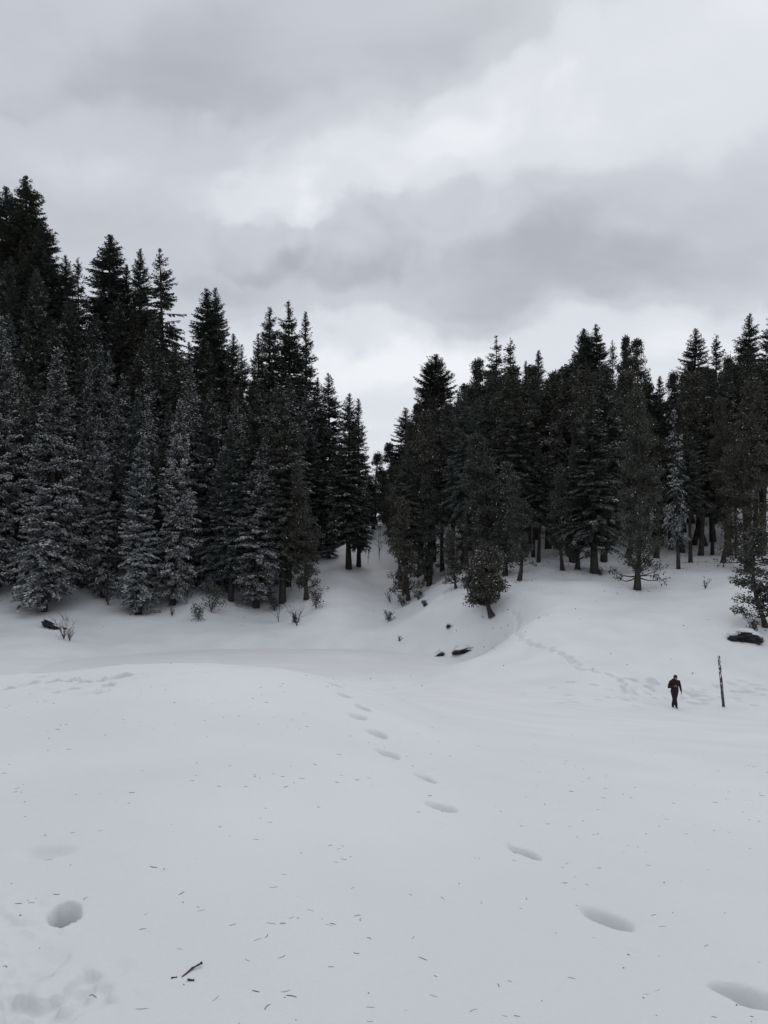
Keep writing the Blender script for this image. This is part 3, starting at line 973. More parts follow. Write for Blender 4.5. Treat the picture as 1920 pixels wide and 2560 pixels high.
GL_SKY = 'firs on the skyline of the left slope'
GL_FRONT = 'snow dusted firs along the foot of the left slope'
GR_SKY = 'trees on the skyline of the right slope'
GR_FRONT = 'trees standing in the snow at the foot of the right slope'
TABLE = [
    # skyline, left slope
    (62, 442, ('d', 165), 'fir_b', 108, 0, 'tallest fir of all, ragged broad top on the left skyline', None, GL_SKY),
    (12, 466, ('d', 170), 'fir_a', 73, 0, 'dark fir at the left picture edge beside the tallest fir', None, GL_SKY),
    (104, 545, ('d', 152), 'fir_b', 81, 0, 'wide dark fir just right of the tallest fir, lower and merged with it', None, GL_SKY),
    (163, 640, ('d', 150), 'fir_c', 51, 0, 'dense dark fir left of the thin see-through treetop', None, GL_SKY),
    (198, 645, ('d', 148), 'sparse', 37, 1, 'thin see-through treetop on the left skyline beside a pointed fir', None, GL_SKY),
    (273, 588, ('d', 150), 'fir_a', 90, 0, 'pointed fir standing alone between two dips of the left skyline', None, GL_SKY),
    (316, 662, ('d', 152), 'narrow', 37, 0, 'small pointed treetop left of two tall firs of equal height', None, GL_SKY),
    (352, 624, ('d', 150), 'fir_a', 56, 0, 'left one of two tall firs of equal height on the left skyline', None, GL_SKY),
    (398, 624, ('d', 148), 'droop', 81, 0, 'right one of two equal tall firs, with long drooping boughs', None, GL_SKY),
    (515, 722, ('d', 150), 'fir_a', 81, 0, 'dense dark fir, left of a close pair halfway down the left skyline', None, GL_SKY),
    (538, 722, ('d', 153), 'fir_c', 56, 0, 'slimmer see-through fir, right of a close pair on the left skyline', None, GL_SKY),
    (582, 835, ('d', 145), 'fir_a', 51, 1, 'fir at the shoulder below the close pair of the left skyline', None, GL_SKY),
    (604, 862, ('d', 143), 'fir_d', 41, 1, 'low shaggy fir in the skyline dip left of three spires', None, GL_SKY),
    (645, 835, ('d', 148), 'fir_d', 49, 1, 'broad shaggy fir leaning against the first of three spires', None, GL_SKY),
    (675, 769, ('d', 152), 'fir_c', 56, 0, 'left spire of three standing together on the left skyline', None, GL_SKY),
    (722, 753, ('d', 155), 'fir_b', 73, 0, 'middle and tallest spire of three on the left skyline', None, GL_SKY),
    (762, 782, ('d', 152), 'narrow', 46, 0, 'slim right spire of three on the left skyline', None, GL_SKY),
    (794, 945, ('d', 138), 'fir_a', 51, 0, 'dark fir on the slope edge below the three spires', None, GL_SKY),
    (821, 935, ('d', 132), 'fir_c', 59, 1, 'pointed fir below the three spires, next to the last fir of the slope', None, GL_SKY),
    (876, 986, ('b', 1421), 'fir_a', 66, 1, 'last tall fir of the left slope, beside the gap of sky', 872, GL_SKY),
    (897, 998, ('d', 119), 'narrow', 39, 1, 'second slimmer top joined to the last fir beside the sky gap', None, GL_SKY),
    (941, 1133, ('d', 165), 'oak_c', 30, 0, 'small rounded tree at the bottom of the sky gap', None, 'trees in the gap between the slopes'),
    (915, 1165, ('d', 150), 'fir_c', 36, 0, 'dark fir filling the foot of the sky gap from the left', None, 'trees in the gap between the slopes'),
    (960, 1178, ('d', 166), 'oak_a', 40, 0, 'low dark bushy tree right of the small rounded gap tree', None, 'trees in the gap between the slopes'),
    (934, 1212, ('d', 158), 'oak_d', 38, 0, 'lowest dark tree in the middle of the gap foot', None, 'trees in the gap between the slopes'),
    (992, 1150, ('d', 158), 'oak_b', 42, 0, 'bushy tree between the gap foot and the right slope', None, 'trees in the gap between the slopes'),
    # front row, left slope
    (139, 872, ('b', 1526), 'low_a', 108, 2, 'big snow dusted fir above the dark rock, thick short trunk', 107, GL_FRONT),
    (2, 795, ('b', 1490), 'low_a', 92, 2, 'heavily snow dusted fir cut off by the left picture edge', -25, GL_FRONT),
    (248, 1040, ('b', 1490), 'low_b', 52, 2, 'slim snow dusted fir right of the big fir above the rock', 258, GL_FRONT),
    (359, 1085, ('b', 1533), 'low_b', 66, 2, 'whitest slim fir of the left front row, low boughs touching shrubs', 346, GL_FRONT),
    (451, 1000, ('b', 1510), 'low_c', 70, 2, 'tall snow dusted fir with a thick curved dark trunk foot', 432, GL_FRONT),
    (660, 1105, ('b', 1517), 'low_c', 80, 1, 'dark green fir with snowy spreading boughs, rightmost of the left front row', 640, GL_FRONT),
    (553, 1135, ('b', 1478), 'low_d', 58, 1, 'dark fir set back between two snow dusted front firs', 528, GL_FRONT),
    (742, 1170, ('b', 1497), 'oak_a', 44, 1, 'tall dark leafy tree with bare trunk at the right end of the left front row', 766, GL_FRONT),
    (90, 672, ('d', 132), 'fir_b', 62, 1, 'olive dark fir in the second row above the big dusted fir', None, GL_FRONT),
    (225, 905, ('d', 112), 'low_b', 46, 1, 'lightly dusted fir behind the slim fir beside the big one', None, GL_FRONT),
    (368, 990, ('d', 108), 'low_b', 44, 2, 'dusted pointed fir standing behind the whitest slim fir', None, GL_FRONT),
    (815, 1180, ('b', 1395), 'low_b', 34, 1, 'small grey dusted fir left of the last fir beside the gap', 822, GL_FRONT),
    (715, 1120, ('d', 112), 'low_d', 42, 1, 'narrow dusted fir behind the leafy tree of the left front row', None, GL_FRONT),
    (55, 930, ('d', 108), 'low_d', 64, 1, 'dusted fir between the edge fir and the big fir', None, GL_FRONT),
    (600, 1010, ('d', 118), 'fir_a', 46, 1, 'dark pointed fir rising behind the dark green front fir', None, GL_FRONT),
    (500, 985, ('d', 122), 'fir_c', 40, 0, 'very dark fir behind the tall fir with curved trunk', None, GL_FRONT),
    # skyline, right slope
    (1090, 887, ('d', 150), 'domed', 92, 0, 'large dome topped conifer standing clear right of the sky gap', None, GR_SKY),
    (1014, 1020, ('d', 150), 'fir_c', 56, 0, 'fir leaning on the left flank of the dome topped conifer', None, GR_SKY),
    (972, 1110, ('d', 152), 'oak_a', 42, 0, 'bushy dark tree lowest on the right side of the sky gap', None, GR_SKY),
    (1240, 840, ('d', 150), 'droop', 63, 0, 'left of a twin pair of thin tops with drooping boughs, right skyline', None, GR_SKY),
    (1276, 846, ('d', 151), 'sparse', 44, 0, 'right of a twin pair of thin tops, bare stem showing', None, GR_SKY),
    (1192, 905, ('d', 145), 'oak_d', 50, 0, 'bushy leafy tree just below the twin thin tops', None, GR_SKY),
    (1162, 965, ('d', 140), 'oak_b', 50, 0, 'leafy tree on the step right of the dome topped conifer', None, GR_SKY),
    (1345, 878, ('d', 152), 'narrow', 41, 0, 'small pointed top in the long dip of the right skyline', None, GR_SKY),
    (1314, 904, ('d', 150), 'narrow', 29, 0, 'tiny pointed top left of the small pointed top on the right skyline', None, GR_SKY),
    (1490, 811, ('d', 150), 'fir_a', 63, 0, 'pointed fir fused with a broad fir, tallest of the middle right skyline', None, GR_SKY),
    (1460, 824, ('d', 151), 'domed', 76, 0, 'broad ragged fir fused with the pointed fir beside it', None, GR_SKY),
    (1532, 850, ('d', 149), 'sparse', 29, 0, 'skeleton thin conifer between the fused firs and a fat leafy tree', None, GR_SKY),
    (1562, 846, ('d', 146), 'oak_a', 38, 0, 'left top of the fat leafy tree pair on the right skyline', None, GR_SKY),
    (1592, 853, ('d', 145), 'oak_b', 52, 0, 'right top of the fat leafy tree pair, edge of a sky notch', None, GR_SKY),
    (1648, 942, ('d', 144), 'narrow', 37, 0, 'small fir at the bottom of the notch in the right skyline', None, GR_SKY),
    (1684, 930, ('d', 146), 'oak_c', 36, 0, 'leafy tree at the right bank of the skyline notch', None, GR_SKY),
    (1737, 822, ('d', 150), 'fir_a', 66, 0, 'dense pointed fir right of the skyline notch', None, GR_SKY),
    (1787, 836, ('d', 151), 'sparse', 46, 0, 'thin gappy conifer between two dense firs at the right', None, GR_SKY),
    (1824, 890, ('d', 150), 'oak_c', 32, 0, 'low round top between the thin conifer and the tall right fir', None, GR_SKY),
    (1874, 786, ('d', 150), 'fir_c', 59, 0, 'tallest fir of the right skyline', None, GR_SKY),
    (1926, 790, ('d', 150), 'fir_b', 59, 0, 'fir cut by the right picture edge on the skyline', None, GR_SKY),
    # front, right slope
    (1012, 1245, ('b', 1498), 'oak_s', 40, 1, 'small crooked tree nearest the hollow, one branch reaching left', 1022, GR_FRONT),
    (1066, 1190, ('b', 1463), 'oak_a', 48, 1, 'dense dark leafy tree with leaves to the snow, beside the crooked tree', 1072, GR_FRONT),
    (1132, 1325, ('b', 1468), 'oak_s', 28, 1, 'slim forked little tree left of the lone round tree', 1140, GR_FRONT),
    (1150, 1190, ('b', 1420), 'oak_b', 46, 0, 'very dark tree behind the slim forked tree', 1156, GR_FRONT),
    (1216, 1370, ('b', 1536), 'oak_r', 52, 1, 'lone small round tree on the snow, thick leaning trunk', 1230, GR_FRONT),
    (1282, 1190, ('b', 1449), 'oak_c', 40, 1, 'slender leaning tree just right of the lone round tree', 1298, GR_FRONT),
    (1190, 1092, ('b', 1440), 'oak_d', 70, 1, 'tall brown leafy tree rising behind the lone round tree', 1205, GR_FRONT),
    (1266, 1158, ('b', 1436), 'oak_b', 52, 2, 'leafy tree with white dusted top beside the tall brown tree', 1262, GR_FRONT),
    (1330, 1150, ('b', 1390), 'fir_t', 38, 0, 'left of two straight dark trunks right of the leaning tree', 1333, GR_FRONT),
    (1350, 1110, ('b', 1403), 'fir_u', 44, 1, 'right of two straight dark trunks right of the leaning tree', 1346, GR_FRONT),
    (1404, 1170, ('b', 1422), 'oak_c', 36, 1, 'thin tree left of the wide snowy fir', 1406, GR_FRONT),
    (1438, 1120, ('b', 1421), 'oak_a', 42, 0, 'dark tree close to the left side of the wide snowy fir', 1444, GR_FRONT),
    (1478, 1003, ('b', 1430), 'fir_e', 96, 1, 'wide snowy fir in the middle of the right forest edge', 1486, GR_FRONT),
    (1590, 985, ('b', 1471), 'oak_d', 66, 1, 'big brown leafy tree on a thick trunk, forward on the snow', 1593, GR_FRONT),
    (1683, 1028, ('b', 1420), 'snag', 34, 1, 'slim conifer with bare curved snow covered branches', 1696, GR_FRONT),
    (1722, 1080, ('b', 1405), 'fir_t', 40, 0, 'dark trunk just right of the bare snowy conifer', 1726, GR_FRONT),
    (1780, 1090, ('b', 1385), 'fir_u', 44, 1, 'straight dark trunk midway between the bare conifer and thick edge trunk', 1781, GR_FRONT),
    (1808, 1000, ('b', 1405), 'oak_t', 46, 0, 'dark leafy tree with straight trunk in the right forest edge', 1808, GR_FRONT),
    (1842, 1050, ('b', 1393), 'fir_t', 38, 0, 'thin dark trunk left of the thick edge trunk', 1842, GR_FRONT),
    (1884, 960, ('b', 1429), 'oak_d', 70, 1, 'massive trunk with brown crown near the right picture edge', 1872, GR_FRONT),
    (1912, 1320, ('b', 1563), 'oak_s', 62, 1, 'leafy tree at the right picture edge above the big black rock', 1914, GR_FRONT),
    (1515, 1080, ('b', 1345), 'fir_t', 42, 0, 'dark trunk set back right of the wide snowy fir', None, GR_FRONT),
    (1541, 1100, ('b', 1356), 'fir_u', 38, 0, 'thin trunk set back left of the big forward brown tree', None, GR_FRONT),
    (1632, 1060, ('b', 1351), 'oak_t', 46, 0, 'thick dark trunk set back right of the big forward brown tree', None, GR_FRONT),
    (1676, 1090, ('b', 1372), 'fir_t', 38, 1, 'trunk set back beside the bare snowy conifer', None, GR_FRONT),
]

ENV = np.array([(-400, 470), (0, 560), (100, 620), (140, 700), (200, 770), (270, 740), (330, 740), (400, 760), (450, 830), (500, 850), (560, 900),
                (600, 920), (680, 900), (760, 930), (800, 1020), (850, 1080), (900, 1140), (925, 1200), (960, 1230), (1000, 1160), (1060, 1030),
                (1150, 1010), (1200, 950), (1300, 950), (1350, 945), (1420, 945), (1500, 920), (1600, 950), (1650, 990), (1720, 940), (1800, 940),
                (1920, 900), (2400, 860)], float)


LEFT_REFS = [(62, 'the tallest fir'), (273, 'the pointed fir of the left skyline'), (375, 'the two equal tall firs'),
             (526, 'the close pair of the left skyline'), (722, 'the three spires'), (876, 'the last fir beside the gap')]
RIGHT_REFS = [(1090, 'the dome topped conifer'), (1250, 'the twin thin tops'), (1345, 'the long dip of the right skyline'), (1475, 'the fused firs'),
              (1580, 'the fat leafy tree pair'), (1650, 'the notch of the right skyline'), (1745, 'the fir right of the notch'), (1874, 'the tallest fir of the right skyline')]
ORD = ('first second third fourth fifth sixth seventh eighth ninth tenth eleventh twelfth thirteenth fourteenth fifteenth sixteenth seventeenth '
       'eighteenth nineteenth twentieth').split() + ['twenty-' + w for w in 'first second third fourth fifth sixth seventh eighth ninth'.split()] + ['thirtieth']


def plant_all():
    for r in TABLE:
        plant(*r[:7], px_base=r[7], group=r[8])
    rng = random.Random(77)
    cand = []
    zones = [((-160, 905), (99, 172), 330, 'left'), ((985, 2080), (97, 152), 430, 'right')]
    spots = [(t[0], t[1]) for t in TREES]
    for (x0, x1), (d0, d1), n, side in zones:
        made = tries = 0
        while made < n and tries < 9000:
            tries += 1
            px = rng.uniform(x0, x1)
            d = d0 + (d1 - d0) * rng.random() ** 0.85
            X = (px - 960) / F * d
            if side == 'left' and px > 740 and d < 122:
                continue
            if any((X - tx) ** 2 + (d - ty) ** 2 < 3.2 ** 2 for tx, ty in spots):
                continue
            z = float(ground_z(X, d))
            topmin = float(np.interp(px, ENV[:, 0], ENV[:, 1])) + (rng.uniform(0, 45) if side == 'left' else rng.uniform(-34, 4) * (1.0 if d > 134 else 0.2))
            h = min(rng.uniform(17, 30), ray(px, topmin).z * d - z)
            if h < 9:
                continue
            lo, hi = 300.0, 1700.0
            for _ in range(30):
                mid = (lo + hi) / 2
                lo, hi = (mid, hi) if ray(px, mid).z * d > z + h else (lo, mid)
            hw = h * (rng.uniform(0.115, 0.165) if side == 'left' or d < 120 else rng.uniform(0.15, 0.20)) / d * F
            foot_row = top = (lo + hi) / 2
            lo, hi = 300.0, 1900.0
            for _ in range(30):
                mid = (lo + hi) / 2
                lo, hi = (mid, hi) if ray(px, mid).z * d > z else (lo, mid)
            cand.append((d, px, top, (lo + hi) / 2, hw, side))
            spots.append((X, d))
            made += 1
    # keep only trees that are not wholly behind nearer ones
    cover = np.zeros((512, 384), bool)
    yy, xx = np.mgrid[0:512, 0:384] * 5.0
    named = []
    for (x, y, rad, h), r in zip(TREES, TABLE):
        named.append((y, r[0], r[1], (r[2][1] if r[2][0] == 'b' else r[1] + h / y * F), r[4], None))
    keep = []
    for d, px, top, bot, hw, side in sorted(cand + named, key=lambda c: c[0]):
        t = np.clip((yy - top) / max(bot - top, 1), 0, 1)
        m = (np.abs(xx - px) < hw * t ** 0.55 * 0.9) & (yy > top) & (yy < top + (bot - top) * 0.85)
        if side is not None:
            if (m & ~cover).sum() < (26 if side == 'left' else 9):
                continue
            keep.append((d, px, top, hw, side))
        cover |= m
    columns = {}
    for k in keep:
        refs = LEFT_REFS if k[4] == 'left' else RIGHT_REFS
        ref = min(refs, key=lambda q: abs(q[0] - k[1]))[1]
        columns.setdefault((k[4], ref), []).append(k)
    total = 0
    for (side, ref), lst in columns.items():
        for n, (d, px, top, hw, _) in enumerate(sorted(lst, key=lambda q: q[2])):
            if side == 'left':
                proto = rng.choice(['fir_a', 'fir_b', 'fir_c', 'fir_d', 'fir_e', 'low_b', 'low_d', 'narrow'] if d > 118 else ['fir_a', 'fir_e', 'fir_d', 'low_d'])
                snow = 1 if d < 118 else (1 if d < 135 else rng.choice([0, 0, 1]))
            else:
                proto = rng.choice(['oak_a', 'oak_b', 'oak_d', 'oak_a', 'oak_b', 'fir_a', 'fir_e', 'fir_b'] if d > 120 else ['oak_t', 'fir_t', 'oak_t', 'fir_u'])
                snow = rng.choice([0, 0, 1])
            look = 'brown leafy tree' if proto.startswith('oak') else ('snow dusted fir' if snow else 'dark fir')
            label = '%s, %s treetop down the slope below %s' % (look, ORD[min(n, 29)], ref)
            plant(px, top, ('d', d), proto, hw, snow, label, group='trees filling the %s slope' % side)
            total += 1
    # the forest goes on beyond both picture edges
    for side, x0, x1, n in (('left', -760, -150, 34), ('right', 2010, 2520, 18)):
        made = tries = 0
        while made < n and tries < 2000:
            tries += 1
            px, d = rng.uniform(x0, x1), rng.uniform(93, 165)
            X = (px - 960) / F * d
            if any((X - t[0]) ** 2 + (d - t[1]) ** 2 < 4.0 ** 2 for t in TREES):
                continue
            h = rng.uniform(19, 31)
            z = float(ground_z(X, d))
            lo, hi = -900.0, 1700.0
            for _ in range(30):
                mid = (lo + hi) / 2
                lo, hi = (mid, hi) if ray(px, mid).z * d > z + h else (lo, mid)
            proto = rng.choice(['low_a', 'low_b', 'low_d', 'fir_a', 'fir_b', 'fir_e'] if side == 'left' else ['oak_t', 'fir_t', 'oak_b', 'fir_e', 'fir_u'])
            plant(px, (lo + hi) / 2, ('d', d), proto, h * rng.uniform(0.12, 0.16) / d * F, 1, 'tree of the forest going on beyond the %s picture edge' % side,
                  group='trees filling the slope beyond the %s picture edge' % side)
            made += 1
    print('fill', len(cand), 'kept', total)


plant_all()


# ------------------------------------------------------------------ frozen pond in the hollow
def build_pond():
    n, m = 120, 8
    ang = np.arange(n) / n * 2 * math.pi
    v, q = [(POND_X, POND_Y, POND_Z)], []
    for k in range(1, m + 1):
        for a in ang:
            rr = k / m * 1.3
            dx, dy = math.cos(a) * POND_RX, math.sin(a) * POND_RY
            rho = float(pond_rho(POND_X + dx, POND_Y + dy))
            v.append((POND_X + dx * rr / rho, POND_Y + dy * rr / rho, POND_Z))
    t = [(0, 1 + i, 1 + (i + 1) % n) for i in range(n)]
    for k in range(m - 1):
        for i in range(n):
            a = 1 + k * n
            q.append((a + i, a + n + i, a + n + (i + 1) % n, a + (i + 1) % n))
    m_, nt, b = new_mat('pond_ice')
    col, nz, tc = noise_mix(nt, (0.66, 0.675, 0.69), (0.74, 0.75, 0.76), 0.18, 5, 0.3, 0.7)
    nt.links.new(col, b.inputs['Base Color'])
    b.inputs['Roughness'].default_value = 0.6
    o = obj('frozen_pond', make_mesh('frozen_pond', v, q, t, [m_], True))
    tag(o, 'flat grey frozen pond in the snowy hollow', None, None, 'structure')


build_pond()


# ------------------------------------------------------------------ rocks
def rock(px, py, dmin, dmax, w_px, h_px, seed, label, tilt=0.0, deep=0.8, cap=(0.0, 0.35, 0.55), squash=1.0, sink=0.0):
    rng = random.Random(seed)
    p = hit(px, py, dmin, dmax)
    k = p.y / F
    a, hgt = w_px * k / 2, h_px * k
    import bmesh
    root = bpy.data.objects.new('rock', None)
    COL.objects.link(root)
    root.location = p - Vector((0, 0, sink * hgt))
    for part in ('stone', 'snow_cap'):
        bm = bmesh.new()
        bmesh.ops.create_icosphere(bm, subdivisions=4, radius=1.0)
        for v in bm.verts:
            n = v.co.normalized()
            xs = np.array([n.x * 1.7 + seed]), np.array([n.y * 1.7 + n.z * 2.3])
            f = 1 + 0.7 * float(vnoise(*xs, seed)[0]) + 0.3 * float(vnoise(xs[0] * 3, xs[1] * 3, seed + 1)[0])
            c = n * f
            # flat broken planes
            if part == 'stone':
                c.z = max(min(c.z, 0.95), -1.0)
                v.co = Vector((c.x * a, c.y * a * deep, c.z * hgt * squash))
            else:
                lift = cap[1] * hgt
                v.co = Vector((c.x * a * 1.04 + cap[0] * a, c.y * a * deep * 1.1 + a * 0.35, max(c.z, -0.15 + 0.3 * float(vnoise(xs[0] * 2.2, xs[1] * 2.2, seed + 5)[0])) * hgt * cap[2] + lift))
        me = bpy.data.meshes.new(part)
        bm.to_mesh(me)
        bm.free()
        me.materials.append(M_ROCK if part == 'stone' else M_SNOW)
        for f in me.polygons:
            f.use_smooth = part != 'stone'
        o = obj(part, me, root)
        o.rotation_euler = (0, -tilt, 0)
    tag(root, label, 'rock', 'dark rocks showing through the snow')
    return root


rock(1858, 1600, 50, 75, 70, 21, 3, 'big black rock under a snow hump at the right edge', tilt=-0.05, cap=(0.12, 0.55, 0.7))
rock(1090, 1640, 50, 85, 46, 9, 5, 'narrow tilted dark rock left of the flat rock sliver', tilt=0.45, cap=(-0.1, 0.6, 0.9), sink=0.5)
rock(1160, 1625, 50, 85, 54, 9, 8, 'flat dark rock sliver above the tilted rock on the right bank', tilt=0.08, cap=(0.2, 0.65, 1.1), sink=0.45)
rock(138, 1568, 70, 100, 70, 11, 11, 'dark slab of rock below the big snow dusted fir', tilt=-0.45, cap=(0.2, 0.6, 0.6))


# ------------------------------------------------------------------ shrubs, saplings and tufts
def shrub(px, py, h_px, kind, seed, label, spread=0.5, name='shrub', dlim=(52, 130)):
    rng = np.random.default_rng(seed)
    p = hit(px, py, *dlim)
    h = h_px * p.y / F
    wood, leaf = Geo(), Geo()
    root = bpy.data.objects.new(name, None)
    COL.objects.link(root)
    root.location = p - Vector((0, 0, 0.05))
    stems = {'bare': 7, 'thin': 2, 'tuft': 6, 'evergreen': 5}[kind]
    KP = []
    for i in range(stems):
        az = rng.uniform(0, 6.28)
        L = h * rng.uniform(0.6, 1.0)
        out = spread * rng.uniform(0.3, 1.0) * h
        t = np.linspace(0, 1, 6)
        pts = np.stack([np.cos(az) * out * t ** 1.3, np.sin(az) * out * t ** 1.3, L * t], 1) + np.cumsum(rng.standard_normal((6, 3)) * 0.03 * h, 0) * t[:, None]
        wood.tube(pts, np.linspace(0.014, 0.006, 6) * (1 + 0.28 * h), 4)
        for _ in range(9):
            k = rng.integers(1, 6)
            e = pts[k] + np.array([rng.normal(0, .16), rng.normal(0, .16), rng.uniform(0.05, 0.28)]) * h
            wood.tube(np.stack([pts[k], (pts[k] + e) / 2 + rng.standard_normal(3) * .02 * h, e]), np.array([0.010, 0.008, 0.004]) * (1 + 0.2 * h), 3, cap=False)
            KP.append(e)
        KP.append(pts[-1])
    obj('stems', wood.mesh('stems', [M_BARK], True), root)
    if kind in ('tuft', 'evergreen'):
        c = np.repeat(np.array(KP), 14 if kind == 'evergreen' else 9, 0)
        n = len(c)
        P = c + rng.standard_normal((n, 3)) * 0.09 * h
        P[:, 2] = np.abs(P[:, 2])
        dd = unit(rng.standard_normal((n, 3)) + np.array([0, 0, 0.2]))
        sv = unit(np.cross(dd, rng.standard_normal((n, 3))))
        v, q = kites(P, dd, sv, rng.uniform(.10, .2, n) * (0.4 + 0.4 * h), rng.uniform(.06, .1, n) * (0.4 + 0.4 * h), 0.1)
        leaf.add(v, q)
        obj('leaves', leaf.mesh('leaves', [M_OAK]), root)
    tag(root, label, 'shrub' if name == 'shrub' else 'sapling', 'shrubs and saplings along the forest edge')


for i, a in enumerate([
    (270, 1513, 66, 'bare', 'leafless shrub right of the big dusted fir, several stems'),
    (338, 1536, 40, 'bare', 'low leafless shrub in front of the whitest slim fir'),
    (430, 1540, 26, 'bare', 'thin twigs in the snow below the curved fir trunk'),
    (497, 1551, 40, 'tuft', 'small dark bush farthest forward right of the curved trunk'),
    (528, 1530, 62, 'evergreen', 'dense many stemmed shrub midway along the left front row'),
    (686, 1527, 34, 'evergreen', 'small leafy bush right of the spreading dark green fir'),
    (742, 1564, 56, 'bare', 'twiggy shrub standing forward alone above the pond'),
    (736, 1556, 18, 'tuft', 'small dark stump like tuft beside the twiggy forward shrub'),
    (790, 1522, 46, 'evergreen', 'leafy bush at the foot of the tall leafy tree, left slope'),
    (160, 1597, 66, 'bare', 'leafless twiggy shrub beside the dark slab of rock'),
    (174, 1602, 34, 'bare', 'short spiky twigs right of the rock slab shrub'),
    (1046, 1499, 24, 'tuft', 'dark tuft right of the small crooked tree'),
    (1006, 1516, 28, 'evergreen', 'dark low bush under the small crooked tree'),
    (976, 1508, 30, 'bare', 'sparse twigs left of the small crooked tree'),
    (972, 1553, 22, 'tuft', 'small leafy tuft on the bank below the crooked tree'),
    (1062, 1516, 14, 'tuft', 'tiny tuft below the dense dark leafy tree'),
    (998, 1602, 16, 'bare', 'few thin twigs low on the bank near the pond'),
    (1120, 1569, 10, 'tuft', 'tiny dark tuft left below the lone round tree'),
    (1763, 1472, 26, 'bare', 'lone dry grass tuft on the open right slope'),
    (1898, 1612, 18, 'tuft', 'leafy tuft right of the big black rock'),
    (1884, 1582, 30, 'tuft', 'pointed dark tuft growing on the big black rock'),
    (1500, 1438, 16, 'tuft', 'low dark debris under the wide snowy fir'),
]):
    shrub(*a[:4], 300 + i, a[4])
for i, a in enumerate([
    (696, 1555, 74, 'thin', 'thin upright sapling forward of the spreading dark green fir'),
    (948, 1398, 104, 'thin', 'thin bare sapling on the snow at the foot of the gap'),
    (728, 1478, 66, 'thin', 'left of two crooked thin stems beside the tall leafy tree'),
    (748, 1478, 60, 'thin', 'right of two crooked thin stems beside the tall leafy tree'),
    (920, 1408, 80, 'thin', 'thin stem between the last fir and the gap sapling'),
]):
    shrub(*a[:4], 400 + i, a[4], spread=0.12, name='sapling')


# ------------------------------------------------------------------ leaning post
def build_post():
    p = hit(1809, 1767, 30, 55)
    d = p.y
    tip = ray(1797, 1640) * d
    rng = np.random.default_rng(9)
    root = bpy.data.objects.new('post', None)
    COL.objects.link(root)
    root.location = p
    g = Geo()
    n = 14
    t = np.linspace(-0.06, 1, n)
    vec = np.array([tip.x - p.x, 0.0, tip.z - p.z])
    pts = t[:, None] * vec + rng.standard_normal((n, 3)) * 0.004
    g.tube(pts, np.linspace(0.078, 0.066, n), 12, rough=0.04, rng=rng)
    obj('pole', g.mesh('pole', [M_POST], True), root)
    s = Geo()
    for tt in (0.60, 0.63, 0.66, 0.71, 0.80, 0.84, 0.88, 0.93, 0.97, 0.34, 0.46):
        c = vec * tt + np.array([rng.uniform(-.06, .02), -0.055, 0])
        L, w = rng.uniform(0.05, 0.14), rng.uniform(0.025, 0.05)
        ring = [c + np.array([math.cos(a) * w * rng.uniform(.6, 1.2), -0.004, math.sin(a) * L * rng.uniform(.6, 1.2)]) for a in np.arange(7) / 7 * 6.283]
        s.add(ring + [c + np.array([0, -0.03, 0])], None, [(i, (i + 1) % 7, 7) for i in range(7)])
    tag(obj('stuck_snow', s.mesh('stuck_snow', [M_CLUMP], True), root), kind='stuff')
    tag(root, 'leaning dark wooden post with stuck snow beside the walking person', 'post')


M_POST = plain_material('weathered_wood', (0.035, 0.035, 0.037), (0.10, 0.10, 0.105), 9.0, 0.9, 0.01)
build_post()


